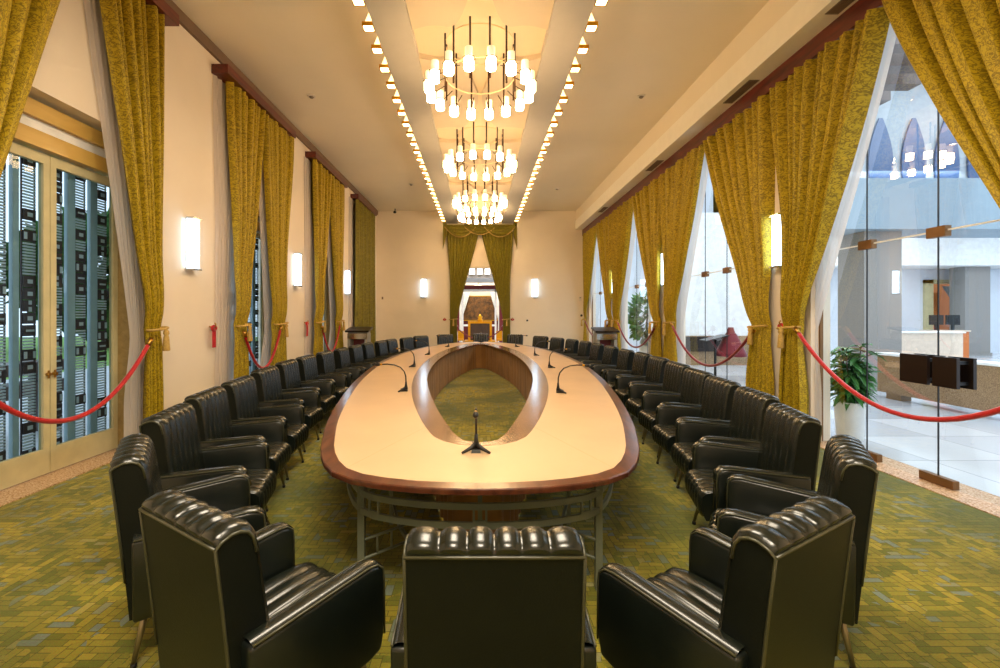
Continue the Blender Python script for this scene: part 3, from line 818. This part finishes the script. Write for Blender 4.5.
# ------------------------------------------------------------------ chairs
def make_chair():
    t = thing('armchair', '', 'chair', (0,0,0), 0, 'black leather armchairs round the table')
    CH = [0, .19, .345, .5, .655, .81, 1]
    def bulge(u):
        for a, b in zip(CH, CH[1:]):
            if u <= b+1e-9:
                q = (u-a)/(b-a); return math.sqrt(max(0, 1-(2*q-1)**2))**1.0
        return 0
    # backrest cushion: front face, rolled top; u across, v along
    W = .262
    def path(v):                     # local (y, z) centre path of the cushion surface and its normal
        pts = [(-.155, .36), (-.175, .5), (-.20, .68), (-.225, .86), (-.236, .91), (-.252, .936), (-.278, .948), (-.305, .948), (-.335, .937), (-.350, .920)]
        f_ = v*(len(pts)-1); i = min(int(f_), len(pts)-2); q = f_-i
        return Vector((pts[i][0]+(pts[i+1][0]-pts[i][0])*q, pts[i][1]+(pts[i+1][1]-pts[i][1])*q))
    def bk(u, v):
        p = path(v); e = .01
        d = path(min(1, v+e))-path(max(0, v-e)); d.normalize()
        nrm = Vector((d.y, -d.x))
        fade = min(1, v/.04)*min(1, (1-v)/.06)
        p = p+nrm*(.024*bulge(u)*max(.12, fade))
        wx = W*(1-.02*max(0, v-.6))
        return (-wx+2*wx*u, p.x, p.y)
    b = mb('leather_pad').grid(bk, 60, 36)
    # rear shell and sides
    b.use('leather_back')
    side = [(-.145, .34), (-.175, .5), (-.20, .68), (-.225, .86), (-.236, .91), (-.252, .933), (-.278, .944), (-.305, .944), (-.335, .933), (-.353, .916), (-.335, .75), (-.315, .55), (-.30, .40), (-.285, .22), (-.16, .22)]
    b.prism([(y, z) for y, z in side], 0, -W*.992, W*.992)
    back = b.build('backrest', t)
    pp = mb('piping')
    for s in (-1, 1):
        pp.tube([(s*W*1.0, y, z) for y, z in side[3:13]], .0055, 6)
    pp.tube([(x, -.354, .918) for x in (-W, -W/2, 0, W/2, W)], .0055, 6)
    pp.build('piping', back)
    # seat cushion with channels rolling over the front
    SW = .232
    def spath(v):
        pts = [(-.17, .405), (0, .425), (.15, .437), (.26, .435), (.31, .422), (.335, .395), (.34, .35), (.335, .30), (.32, .27)]
        f_ = v*(len(pts)-1); i = min(int(f_), len(pts)-2); q = f_-i
        return Vector((pts[i][0]+(pts[i+1][0]-pts[i][0])*q, pts[i][1]+(pts[i+1][1]-pts[i][1])*q))
    def st(u, v):
        p = spath(v); d = spath(min(1, v+.01))-spath(max(0, v-.01)); d.normalize(); nrm = Vector((-d.y, d.x))
        p = p+nrm*.017*bulge(u)
        return (-SW+2*SW*u, p.x, p.y)
    s_ = mb('leather_pad').grid(st, 60, 30)
    s_.use('leather').prism([(-.2, .24), (-.2, .40), (0, .424), (.15, .436), (.26, .434), (.308, .420), (.332, .394), (.337, .35), (.332, .30), (.31, .24)], 0, -SW*.995, SW*.995)
    s_.build('seat', t)
    # arms
    def splay(y): return .02*(y+.27)/.54
    for s in (-1, 1):
        x0, x1 = .236, .318
        prof = [(-.27, .23), (-.275, .595), (-.10, .605), (.10, .617), (.20, .622), (.245, .615), (.268, .59), (.272, .54), (.268, .33), (.255, .275), (.20, .262)]
        a = mb('leather').prism(prof, 0, x0, x1)
        bmesh.ops.recalc_face_normals(a.bm, faces=list(a.bm.faces))
        a.bevel(.012, 2)
        # padded top
        a.use('leather_pad')
        top = [(-.268, .596), (-.10, .606), (.10, .618), (.19, .623), (.235, .618), (.264, .594), (.270, .55)]
        def ap(u, v):
            f_ = v*(len(top)-1); i = min(int(f_), len(top)-2); q = f_-i
            p = Vector(top[i]).lerp(Vector(top[i+1]), q); p2 = Vector(top[i+1])-Vector(top[i]); p2.normalize()
            nr = Vector((-p2.y, p2.x)); w_ = math.sqrt(max(0, 1-(2*u-1)**2))
            p = p+nr*.016*w_
            return (x0+.004+(x1-x0-.008)*u, p.x, p.y)
        a.grid(ap, 8, 24)
        for v_ in a.bm.verts: v_.co.x += splay(v_.co.y)
        if s < 0:
            for v_ in a.bm.verts: v_.co.x *= -1
        a = a.build('arm', t)
        q = mb('piping')
        for xx in (x0+.006, x1-.004):
            q.tube([(s*(xx+splay(y)), y, z+.004) for y, z in top]+[(s*(xx+splay(.272)), .272, .33)], .0045, 5)
        q.build('piping', a)
    # legs
    for s in (-1, 1):
        for (y0, y1) in ((.22, .275), (-.22, -.27)):
            l = mb('chair_leg').bar((s*.235, y0, .26), (s*.262, y1, .02), .016, .011, 10)
            l.use('rubber').bar((s*.262, y1, .0), (s*.262, y1, .022), .014, .013, 10)
            l.build('leg', t)
    mb('chair_leg').box(-.24, .24, .20, .23, .225, .25).box(-.24, .24, -.24, -.21, .20, .225).build('frame', t)
    return t
chair = make_chair()
# (back-top x, back-top y, facing in degrees)
A_, B_ = 'along the garden door side of the table', 'along the glass wall side of the table'
leftc = [(-.985, 1.52, 57), (-1.77, 2.26, 34), (-2.16, 3.10, 13), (-2.38, 3.88, 9), (-2.50, 4.62, 6), (-2.67, 5.55, 3), (-2.78, 6.42, 2), (-2.81, 7.2, 0), (-2.80, 8.05, 0), (-2.76, 8.88, -1),
         (-2.72, 9.72, -3), (-2.67, 10.55, -5), (-2.54, 11.4, -8), (-2.43, 12.17, -14), (-2.15, 13.05, -24), (-1.88, 14.2, -42), (-1.18, 15.15, -64)]
rightc = [(1.055, 1.47, 121), (1.87, 2.24, 147), (2.17, 3.10, 167), (2.40, 3.88, 173), (2.50, 4.60, 176), (2.62, 5.36, 178), (2.72, 6.14, 179), (2.79, 6.97, 180), (2.83, 7.75, 180), (2.80, 8.52, 181),
          (2.78, 9.46, 183), (2.71, 10.3, 185), (2.66, 11.25, 188), (2.50, 12.12, 195), (2.25, 13.0, 205), (1.90, 14.0, 222), (1.19, 15.15, 244)]
def place_chair(first, x, y, deg, lab):
    a = math.radians(deg); fx, fy = cos(a), sin(a)
    loc = (x+.31*fx, y+.31*fy, 0)
    if first: chair.location = loc; chair.rotation_euler = (0,0,a-PI/2); chair['label'] = lab
    else: dup(chair, lab, loc, a-PI/2)
place_chair(True, .042, 1.345, 90, 'black leather armchair seen from behind at the near tip of the table')
for rows, sd in ((leftc, A_), (rightc, B_)):
    for i, (x, y, d) in enumerate(rows):
        place_chair(False, x, y, d, 'black leather armchair, %s from the near tip %s' % (ORD[i], sd))
place_chair(False, .02, 15.62, -90, 'black leather armchair at the far tip of the table before the doorway')

# ------------------------------------------------------------------ microphones
def make_mic():
    t = thing('gooseneck_microphone', '', 'microphone', (0,0,0), 0, 'gooseneck microphones on the table')   # bends toward +x
    b = mb('mic')
    for sy in (-1, 1): b.tube([(-.015, 0, .045), (.01, sy*.03, .026), (.06, sy*.088, .008)], [.02, .015, .008], 8)
    b.prism([(-.035, 0), (.04, 0), (.03, .02), (-.03, .02)], 1, -.03, .03)
    b.lathe([(.024, .025), (.014, .07), (.010, .11)], -.015, 0, 10)
    b.build('base', t)
    pts = [(-.015, 0, .10), (-.012, 0, .17), (.005, 0, .225), (.05, 0, .275), (.12, 0, .302), (.20, 0, .312), (.26, 0, .31)]
    mb('mic').tube(pts, .0075, 8).build('gooseneck', t)
    h = mb('gold').bar((.26, 0, .31), (.285, 0, .308), .010, .012, 10)
    h.use('mic').tube([(.285, 0, .308), (.30, 0, .307), (.33, 0, .304), (.345, 0, .302)], [.012, .017, .017, .008], 10)
    h.build('head', t)
    return t
mic = make_mic()
ml = [(-.87, 5.2, PI, 'first on the garden door side of the table'), (-1.13, 7.64, PI, 'second on the garden door side of the table'), (-1.14, 9.95, PI-.1, 'third on the garden door side of the table'), (-.88, 12.4, PI-.3, 'fourth on the garden door side of the table'),
      (.90, 5.1, 0, 'first on the glass wall side of the table'), (1.17, 7.5, .1, 'second on the glass wall side of the table'), (1.2, 9.75, .12, 'third on the glass wall side of the table'), (1.0, 12.4, .35, 'fourth on the glass wall side of the table'),
      (.03, 14.35, PI/2, 'standing at the far tip of the table')]
mic.location = (-.025, 2.90, TZ+.001); mic.rotation_euler = (0, 0, -PI/2); mic['label'] = 'black gooseneck microphone standing at the near tip of the table'
for x, y, rz, l in ml: dup(mic, 'black gooseneck microphone ' + l, (x, y, TZ+.001), rz)

# ------------------------------------------------------------------ lecterns
def make_lectern(label):
    t = thing('lectern', label, 'lectern', (0,0,0), 0, 'grey lecterns near the far corners')
    b = mb('lectern_grey').box(-.28, -.2, -.2, .2, 0, 1.1).box(.2, .28, -.2, .2, 0, 1.1).box(-.2, .2, .1, .18, .05, 1.1).box(-.32, .32, -.24, .24, 0, .05)
    b.build('cabinet', t)
    mb('maroon').box(-.17, .17, .03, .1, .3, .92).build('front_panel', t)
    mb('chrome').box(-.2, .2, -.19, .04, .94, .97).box(-.28, .28, -.22, -.2, .95, 1.1).build('trim', t)
    mb('darkplate').box(-.33, .33, -.26, .26, 0, .05, Matrix.Translation((0,0,1.18)) @ Matrix.Rotation(.18, 4, 'X')).build('top', t)
    mb('lectern_grey').box(-.27, .27, -.18, .18, 1.1, 1.15).build('neck', t)
    return t
lt = make_lectern('grey lectern with dark red panel near the closed olive curtain'); lt.location = (-3.45, 12.86, 0)
dup(lt, 'grey lectern with dark red panel near the far end of glass wall', (3.5, 12.6, 0), 0)

# ------------------------------------------------------------------ glazed right wall
XG = XR+.09
BAY = [(2.75, 5.78), (6.9, 9.85), (10.65, 13.7), (14.4, 17.5)]
for i, (a, b) in enumerate(BAY):
    seams = [4.29, 5.08] if i == 0 else [a+(b-a)*.36, a+(b-a)*.62]
    f = mb('mull')
    for y in (a, b): f.box(XG-.02, XG+.02, y if y == a else y-.025, y+.025 if y == a else y, .008, 4.82)
    f.box(XG-.02, XG+.02, a, b, 4.79, 4.82)
    r = struct(f.build('window_%d' % (i+1)))
    es = [a+.025]+seams+[b-.025]
    for y0, y1 in zip(es, es[1:]):
        g = 0.004
        mb('clear_glass').quad((XG, y0+g, .012), (XG, y1-g, .012), (XG, y1-g, 2.41), (XG, y0+g, 2.41)).build('glass_leaf', r)
        mb('clear_glass').quad((XG, y0+g, 2.425), (XG, y1-g, 2.425), (XG, y1-g, 4.79), (XG, y0+g, 4.79)).build('glass_transom', r)
    e = mb('black')
    for y in seams: e.box(XG-.006, XG+.006, y-.004, y+.004, .012, 4.79)
    e.build('seam', r)
    mb('white').box(XG-.005, XG+.005, a+.025, b-.025, 2.41, 2.425).build('transom_joint', r)
    for j, y in enumerate(seams):
        mb('mull').box(XG-.03, XG+.03, y-.09, y+.09, 2.36, 2.46).build('patch_fitting', r)
        mb('mull').box(XG-.03, XG+.03, y-.16, y+.16 if j == 0 else y+.10, .012, .09).build('floor_fitting', r)
    if i == 0:
        for y0, y1 in ((4.32, 4.60), (4.05, 4.27)):
            h = mb('darkplate').box(XG-.08, XG-.05, y0, y1, .95, 1.23).box(XG+.05, XG+.08, y0-.02, y1-.02, .95, 1.23)
            h.use('black').box(XG-.05, XG+.05, y0+.02, y0+.05, 1.17, 1.20).box(XG-.05, XG+.05, y0+.02, y0+.05, .98, 1.01).build('push_plate', r)

# ------------------------------------------------------------------ lobby beyond the glass
struct(mb('tile').box(XR+.33, 26, YB-2, 24, -.08, .004).build('floor.001'))
YW = 19.0
w = mb('lob_wall')
w.box(XR+.33, 10.0, 21, 21.3, 0, 9)                       # far lobby wall seen through the deep bays
DA, DB = 18.7, 21.3
w.box(10.0, DA, YW, YW+.3, 0, 9).box(DB, 27, YW, YW+.3, 0, 9).box(DA, DB, YW, YW+.3, 3.1, 9)
w.box(10.0, 10.3, YW, 21.3, 0, 9).box(26, 26.3, YB-2, YW, 0, 3.0)
struct(w.build('wall_lobby'))
# bulkhead of the upper floor
struct(mb('lob_blue').box(7.0, 20, 9.3, 10.4, 3.40, 4.45).build('trim_30'))
struct(mb('white').box(8.0, 26, 17.5, 18.9, 3.55, 5.6).build('trim_31'))
# upper gallery with arched windows
g = mb('gallery').box(10, 27, 15.0, 15.3, 5.6, 10.5)
struct(g.build('trim_32'))
def arch_poly(w_, h_):
    pts = [(-w_*.5, 0), (w_*.5, 0)]
    for i in range(9):
        a = i/8; pts.append((w_*.5+.12*sin(PI*a)-w_*.42*a**1.5, h_*a))
    left_ = [(-x, z) for x, z in pts[2:]][::-1]
    return pts + left_
for j, x in enumerate((13.3, 14.4, 15.5, 16.6)):
    o = mb('arch_glass').prism([(p, q) for p, q in arch_poly(.72, 2.1)], 1, 0, .05).build('gallery_window')
    o.location = (x, 14.92, 6.05)
    tag(o, 'tall curved blue gallery window high in the lobby, %s from the curtain' % ORD[j], 'window', 'gallery windows')
for j in range(6):
    z = 6.62; y = 8.3+j*.72
    o = mb('beam').box(5.2, 9.55+.0*j, y, y+.3, z, z+.5).build('ceiling_louver')
    tag(o, 'dark wooden louver beam high over the lobby, %s from the viewer' % ORD[j], 'beam', 'lobby ceiling louvers')
# stone columns
for x0, x1, y0, y1, l in ((8.15, 8.95, 9.55, 10.25, 'behind the potted plant'), (19.3, 20.3, 17.9, 18.5, 'beside the far doorway with the pale curtain')):
    c_ = thing('stone_column', 'square grey stone lobby column ' + l, 'column', ((x0+x1)/2, (y0+y1)/2, 0), 0, 'lobby columns')
    a, b = (x1-x0)/2, (y1-y0)/2
    mb('lob_grey').box(-a, a, -b, b, .12, 3.55 if x0 > 12 else 3.398).build('shaft', c_)
    mb('lob_grey').box(-a-.04, a+.04, -b-.04, b+.04, 0.004, .12).build('base', c_)
# low granite wall
gw = thing('granite_parapet', 'long low brown granite wall with pale coping in the lobby', 'wall', (8.0, 6.2, 0))
mb('brown_granite').box(-.14, .14, -4.2, 2.7, .12, .84).build('wall_slab', gw)
mb('white').box(-.17, .17, -4.2, 2.74, .84, .88).build('coping', gw)
for yy in (2.4, .1, -2.8): mb('brown_granite').box(-.1, .1, yy-.15, yy+.15, 0.004, .12).build('foot', gw)
# white screen wall and dark bench seen through the second bay
sw = thing('display_wall', 'large white freestanding wall panel beyond the second glass bay', 'panel', (7.4, 14.6, 0))
mb('white').box(-1.9, 1.9, -.1, .1, .95, 3.55).build('board', sw); mb('brown_granite').box(-1.9, 1.9, -.12, .12, 0.004, .95).build('base', sw)
mb('darkplate').box(-.9, .55, -.2, -.12, .45, .92).build('dark_plate', sw)
st_ = thing('sign_stand', 'black stand draped with dark red cloth beyond the second glass bay', 'stand', (5.75, 11.0, 0))
mb('black').bar((0,0,.02), (0,0,1.05), .03).build('pole', st_); mb('black').lathe([(.2, .004), (.2, .02), (.04, .04)], n=16).build('base', st_)
mb('darkplate').box(-.3, .25, -.2, .2, 0, .03, Matrix.Translation((0,0,1.05)) @ Matrix.Rotation(-.25, 4, 'Y')).build('tray', st_)
mb('dkred').lathe([(.06, 1.32), (.07, 1.28), (.09, 1.2), (.16, 1.1), (.33, .72), (.36, .62)], .38, 0, 16).build('cloth', st_)
# reception desk, monitors, doorway scene
dk = thing('reception_desk', 'pale beige reception desk in the lobby before the far doorway', 'desk', (14.7, 15.3, 0))
mb('desk').box(-1.35, 1.35, -.35, .35, 0.004, 1.02).build('body', dk); mb('white').box(-1.4, 1.4, -.4, .4, 1.02, 1.06).build('counter', dk)
for j, x in enumerate((17.95, 18.6)):
    mo = thing('computer_monitor', 'small dark monitor near the far lobby doorway, %s from the column' % ORD[1-j], 'monitor', (x*.96, 17.0, .0), 0, 'lobby monitors')
    mb('black').box(-.25, .25, -.03, .03, 1.25, 1.62).build('screen', mo); mb('black').box(-.04, .04, -.03, .03, 1.05, 1.25).build('stand', mo)
cb = thing('side_counter', 'brown wooden counter carrying the monitors near the lobby doorway', 'counter', (17.55, 17.0, 0))
mb('orange').box(-.6, .6, -.3, .3, 0.004, 1.0).build('body', cb); mb('desk').box(-.63, .63, -.34, .34, 1.0, 1.05).build('top', cb)
dr_ = mb('cream_paint').box(DA, DA+.35, YW-.1, YW+.35, 0.004, 3.1).box(DB-.2, DB, YW-.1, YW+.35, 0.004, 3.1).box(DA, DB, YW-.1, YW+.35, 2.95, 3.1)
struct(dr_.build('door_5'))
tag(mb('orange').box(-.5, .5, -.03, .03, 0, 2.6).build('door_panel'), 'terracotta panel standing inside the far lobby doorway', 'panel').location = (19.6, 19.8, .004)
struct(mb('orange').box(17, 23, 21.6, 21.8, 0.004, 3.4).build('wall_annex'))
o = drape_mesh(0, -1, 1.1, -.35, 1.1, .75, 2.85, 1.3, .03, 7, 'lob_blue', 300, axis='x').build('sheer_curtain'); o.location = (20.1, 19.3, .0)
tag(o, 'pale blue curtain tied aside in the far lobby doorway', 'curtain')
# potted plant
pl = thing('potted_plant', 'leafy green plant in a tall white pot outside the glass', 'plant', (4.78, 5.82, .004))
mb('pot').lathe([(.125, 0), (.14, .02), (.165, .47), (.175, .5), (.15, .5), (.145, .46)], n=24).build('pot', pl)
mb('soil').lathe([(.14, .44), (.147, .455)], n=20).build('soil', pl)
stm = mb('bench'); lf = mb('leaf'); rnd = random.Random(5)
for i in range(9):
    a = rnd.uniform(0, 6.28); rr = rnd.uniform(.0, .09); h_ = rnd.uniform(.35, .8)
    bx, by = rr*cos(a), rr*sin(a); tx, ty = bx+.13*cos(a)*rnd.random(), by+.13*sin(a)*rnd.random()
    stm.bar((bx, by, .45), (tx, ty, .5+h_), .009, .005, 5)
    for j in range(38):
        f_ = rnd.uniform(.1, 1.0); p = Vector((bx+(tx-bx)*f_, by+(ty-by)*f_, .5+h_*f_))
        b_ = rnd.uniform(0, 6.28); el = rnd.uniform(-.35, .75); ln = rnd.uniform(.18, .32); wd = rnd.uniform(.028, .045)
        d = Vector((cos(b_)*cos(el), sin(b_)*cos(el), sin(el))); s_ = d.cross(Vector((0,0,1))).normalized()
        if p.x+d.x*ln < (-.40 if p.y+d.y*ln < -.06 and p.y < -.03 else -.26): continue
        pt = [p, p+d*ln*.35+s_*wd+Vector((0,0,.01)), p+d*ln*.75+s_*wd*.7-Vector((0,0,.03)), p+d*ln-Vector((0,0,.09)), p+d*ln*.75-s_*wd*.7-Vector((0,0,.03)), p+d*ln*.35-s_*wd+Vector((0,0,.01))]
        mid = [p+d*ln*.35-Vector((0,0,.006)), p+d*ln*.75-Vector((0,0,.045))]
        V = [lf.v(q) for q in pt]; m1, m2 = lf.v(mid[0]), lf.v(mid[1])
        lf._f([V[0], V[1], m1]); lf._f([V[0], m1, V[5]]); lf._f([V[1], V[2], m2, m1]); lf._f([m1, m2, V[4], V[5]]); lf._f([V[2], V[3], m2]); lf._f([m2, V[3], V[4]])
stm.build('stems', pl); o = lf.build('foliage', pl); 
# second plant glimpsed deep in the lobby
def bush(name, label, cat, loc, r, n, seed, m='leaf', ls=.3):
    rnd = random.Random(seed); b = mb(m)
    for i in range(n):
        v_ = Vector((rnd.gauss(0,1), rnd.gauss(0,1), rnd.gauss(0,1))).normalized()
        p = Vector((v_.x*r[0], v_.y*r[1], v_.z*r[2]))*rnd.uniform(.55, 1)
        d = (v_+Vector((rnd.uniform(-.6,.6), rnd.uniform(-.6,.6), rnd.uniform(-.6,.6)))).normalized(); s_ = d.orthogonal().normalized()*ls*.3
        b._f([b.v(p), b.v(p+d*ls*.5+s_), b.v(p+d*ls), b.v(p+d*ls*.5-s_)])
    t = thing(name, label, cat, loc)
    b.build('foliage', t); return t
t = bush('potted_tree', 'dark leafy indoor tree beyond the third glass bay', 'plant', (5.9, 15.9, 1.5), (.55, .55, .9), 420, 3)
mb('pot').lathe([(.2, -1.49), (.28, -.95), (.26, -.95)], n=20).build('pot', t); mb('bench').bar((0,0,-1.0), (0,0,.3), .03).build('trunk', t)

# ------------------------------------------------------------------ room beyond the far doorway
struct(mb('tile').box(-6, XR+.33, YF+.25, 31, -.08, .0).build('floor.002'))
w = mb('lob_wall').box(-6, -5.8, YF+.25, 31, 0, 5).box(-6, -1.3, 24, 24.2, 0, 5).box(1.3, 6, 24, 24.2, 0, 5).box(-1.3, 1.3, 24, 24.2, 3.35, 5)
struct(w.build('wall_hall'))
w = mb('maroon').box(-3, 3, 29, 29.2, 0, 1.45); w.use('wall').box(-3, 3, 29, 29.2, 1.45, 5)
w.use('lob_wall').box(-3.2, -3, 24.2, 29.2, 0, 5).box(3, 3.2, 24.2, 29.2, 0, 5)
struct(w.build('wall_salon'))
struct(mb('lob_grey').box(-6, 6, YF+.25, 31, 4.7, 4.9).build('ceiling.001'))
f = mb('maroon').box(-1.3, 1.3, 23.9, 24.0, 2.95, 3.2)
f.use('white').box(-.98, -.88, 23.88, 24.0, 0, 2.98).box(.78, .88, 23.88, 24.0, 0, 2.98).box(-.98, .88, 23.88, 24.0, 2.86, 2.98).box(-.88, .78, 23.92, 23.98, 1.02, 1.12)
f = struct(f.build('door_6'))
mb('clear_glass').quad((-.88, 23.95, .02), (.78, 23.95, .02), (.78, 23.95, 2.86), (-.88, 23.95, 2.86)).build('glass_pane', f)
for s, l in ((-1, 'door side'), (1, 'glass wall side')):
    c_ = tag(mb('maroon').box(-.11, .11, -.11, .11, 0, 2.95).build('hall_column'), 'slim dark red post beside the hall door, ' + l, 'column', 'red hall posts'); c_.location = (s*1.16-.04, 23.75, 0)
    c_ = tag(mb('lob_blue').box(-.15, .15, -.05, .05, 0, 2.9).build('glazed_screen'), 'pale blue glazed panel beside the hall door, ' + l, 'panel', 'hall side panels'); c_.location = (s*1.5-.04, 23.8, 0)
    o = drape_mesh(28.6, -1, s*1.5, s*.55, s*1.5, s*1.15, 3.3, 1.3, .03, 7, 'white', 330+s, axis='x').build('sheer_curtain')
    tag(o, 'white curtain beside the brown painting in the far salon, ' + l, 'curtain', 'salon curtains')
p = thing('wall_painting', 'large brown and gold landscape painting on the far salon wall', 'painting', (-.05, 28.95, 2.05))
mb('painting').box(-1.15, 1.15, -.03, .0, -.75, .75).build('canvas', p); q = mb('gold').box(-1.2, 1.2, -.05, .0, .75, .8).box(-1.2, 1.2, -.05, .0, -.8, -.75).box(-1.2, -1.15, -.05, 0, -.8, .8).box(1.15, 1.2, -.05, 0, -.8, .8); q.build('frame', p)
pl_ = thing('gilt_desk', 'gilded desk with brown panel in the doorway of the far hall', 'desk', (0, 21.2, 0))
d = mb('gold').box(-.62, .62, -.25, .25, .70, .76).box(-.62, -.5, -.25, .25, .0, .70).box(.5, .62, -.25, .25, 0, .70).box(-.8, .8, -.35, .35, .0, .25); d.build('gilt_frame', pl_)
mb('bench').box(-.5, .5, -.2, .2, .25, .70).build('panel', pl_); pl_.scale = (.9, 1, 1.75)
pl2 = thing('gold_ornament', 'small golden ornament standing on the gilded desk', 'ornament', (-.0, 21.2, 1.33))
mb('gold').lathe([(.12, 0), (.14, .05), (.09, .12), (.12, .2), (.05, .28), (.02, .33)], n=14).build('body', pl2)
for s, l in ((-1, 'door side'), (1, 'glass wall side')):
    ch_ = thing('gilt_chair', 'small gilded chair beside the gilded desk, ' + l, 'chair', (s*.98, 21.6, 0), 0, 'gilded hall chairs')
    mb('gold').box(-.2, .2, -.2, .2, .4, .47).build('seat', ch_); mb('gold').box(-.2, .2, .16, .2, .47, .85).build('backrest', ch_)
    for xx in (-.17, .17):
        for yy in (-.17, .17): mb('gold').box(xx-.02, xx+.02, yy-.02, yy+.02, 0, .4).build('leg', ch_)
    po = thing('stanchion_post', 'slim chrome barrier post in the far doorway, ' + l, 'post', (s*.96, 18.75, 0), 0, 'doorway barrier posts')
    mb('chrome').bar((0,0,.02), (0,0,1.2), .035, .035, 12).build('pole', po); mb('black').lathe([(.16, 0), (.16, .015), (.05, .04)], n=16).build('base', po); mb('dkred').lathe([(.05, .95), (.10, 1.0), (.09, 1.12), (.04, 1.18)], n=12).build('rope_collar', po)
rope((-.92, 18.75, 1.05), (.92, 18.75, 1.05), .62, 'dark red rope hung between the posts of the far doorway', 'rope_dark')
# hall ceiling lamps seen above the inner door
hl = thing('hall_lamp', 'row of small lit square lamps above the hall door', 'ceiling lamp', (0, 22.5, 3.78))
mb('gold').box(-1.0, 1.0, -.1, .1, .22, .45).build('gilt_board', hl)
for i in range(5): mb('tube').box(-.9+i*.38, -.64+i*.38, -.06, .06, -.14, .16).build('lamp', hl)
mb('lob_grey').box(-1.4, 1.4, .12, .2, -.3, .45).build('back_board', hl)
sl = thing('salon_lamp', 'small lit white chandelier hanging above the salon painting', 'ceiling lamp', (-.1, 27, 3.15))
mb('tube').lathe([(.2, 0), (.42, .08), (.45, .2), (.2, .28)], n=16).build('shade', sl); mb('gold').bar((0,0,.28), (0,0,1.53), .02).build('stem', sl)

# ------------------------------------------------------------------ garden beyond the left doors
struct(mb('terrace').box(-12, XL-.4, YB-2, 26, -.1, -.02).build('ground'))
tag(mb('lawn').box(-40, -12, -8, 34, -.14, -.05).build('lawn'), 'bright green lawn beyond the garden doors', 'lawn')
bn = thing('terrace_bench', 'long dark wooden bench outside the first garden door', 'bench', (-6.2, 5.6, -.02))
mb('bench').box(-.2, .2, -1.3, 1.0, .85, 1.0).box(-.2, .2, -1.3, 1.0, .55, .72).build('planks', bn)
for yy in (-1.1, .8): mb('bench').box(-.18, .18, yy-.05, yy+.05, 0, .85).build('leg', bn)
for i, (x, y, r) in enumerate(((-19, 1, (3, 3.2, 2.6)), (-21, 12, (3, 4, 3.4)), (-19, 23, (3, 3.6, 2.8)))):
    bush('garden_tree', 'leafy green tree across the lawn, %s from the viewer' % ORD[i], 'tree', (x, y, r[2]+.8), r, 2600, 20+i, 'hedge', .8)
    tr = [o for o in C.objects if o.name.startswith('garden_tree')][-1]
    mb('bench').bar((0,0,-r[2]-.85), (0,0,0), .25, .15).build('trunk', tr)

# ------------------------------------------------------------------ lights
def area(name, loc, rot, sx, sy, power, col):
    l = bpy.data.lights.new(name, 'AREA'); l.shape = 'RECTANGLE'; l.size = sx; l.size_y = sy; l.energy = power; l.color = col
    o = bpy.data.objects.new(name, l); C.objects.link(o); o.location = loc; o.rotation_euler = rot
    return o
warm = (1, .86, .66)
for y, e in ((3.0, 120), (-.6, 190)): area('unseen_chandelier_fill', (0, y, 5.0), (0,0,0), 1.5, 1.5, e, warm)  # added warm fill overhead, where further chandeliers would hang out of view
cool = (.86, .93, 1)
area('lobby_daylight_fill', (9.5, 5.5, 9.0), (0,0,0), 10, 9, 560, cool)  # cool area lamps added high up to bring daylight into the lobby
area('lobby_daylight_fill', (16, 10, 9.5), (0,0,0), 10, 8, 650, cool)
area('lobby_cool_fill', (13, 15.8, 6.4), (0,0,0), 6, 2.5, 260, cool)  # more cool fill added inside the lobby, with no fixtures modelled
area('lobby_cool_fill', (6.3, 10, 4.7), (0,0,0), 2, 8, 100, cool)
area('lobby_cool_fill', (6.3, 17, 4.7), (0,0,0), 2.5, 5, 90, cool)
area('hall_light', (0, 21, 4.6), (0,0,0), 3, 2.5, 160, (1, .95, .9))
area('salon_light', (0, 26.8, 4.6), (0,0,0), 3, 3, 160, (1, .85, .65))
wd = bpy.data.worlds.new('World'); sc.world = wd; wd.use_nodes = True
nt = wd.node_tree; bg = nt.nodes['Background']
bg.inputs[0].default_value = (.78, .88, 1.0, 1); bg.inputs[1].default_value = 1.2

# ------------------------------------------------------------------ camera
cam = bpy.data.cameras.new('Camera'); co = bpy.data.objects.new('Camera', cam); C.objects.link(co)
cam.sensor_width = 36; cam.lens = 16.2; cam.shift_x = .020; cam.shift_y = -.019
cam.clip_start = .05; cam.clip_end = 200
co.location = (0, 0, H); co.rotation_euler = (PI/2, 0, 0)
sc.camera = co
try:
    sc.view_settings.view_transform = 'Standard'; sc.view_settings.look = 'None'
except Exception: pass
sc.view_settings.exposure = .65
sc.cycles.use_denoising = True
sc.cycles.max_bounces = 8; sc.cycles.diffuse_bounces = 4; sc.cycles.transparent_max_bounces = 16
sc.cycles.sample_clamp_indirect = 8
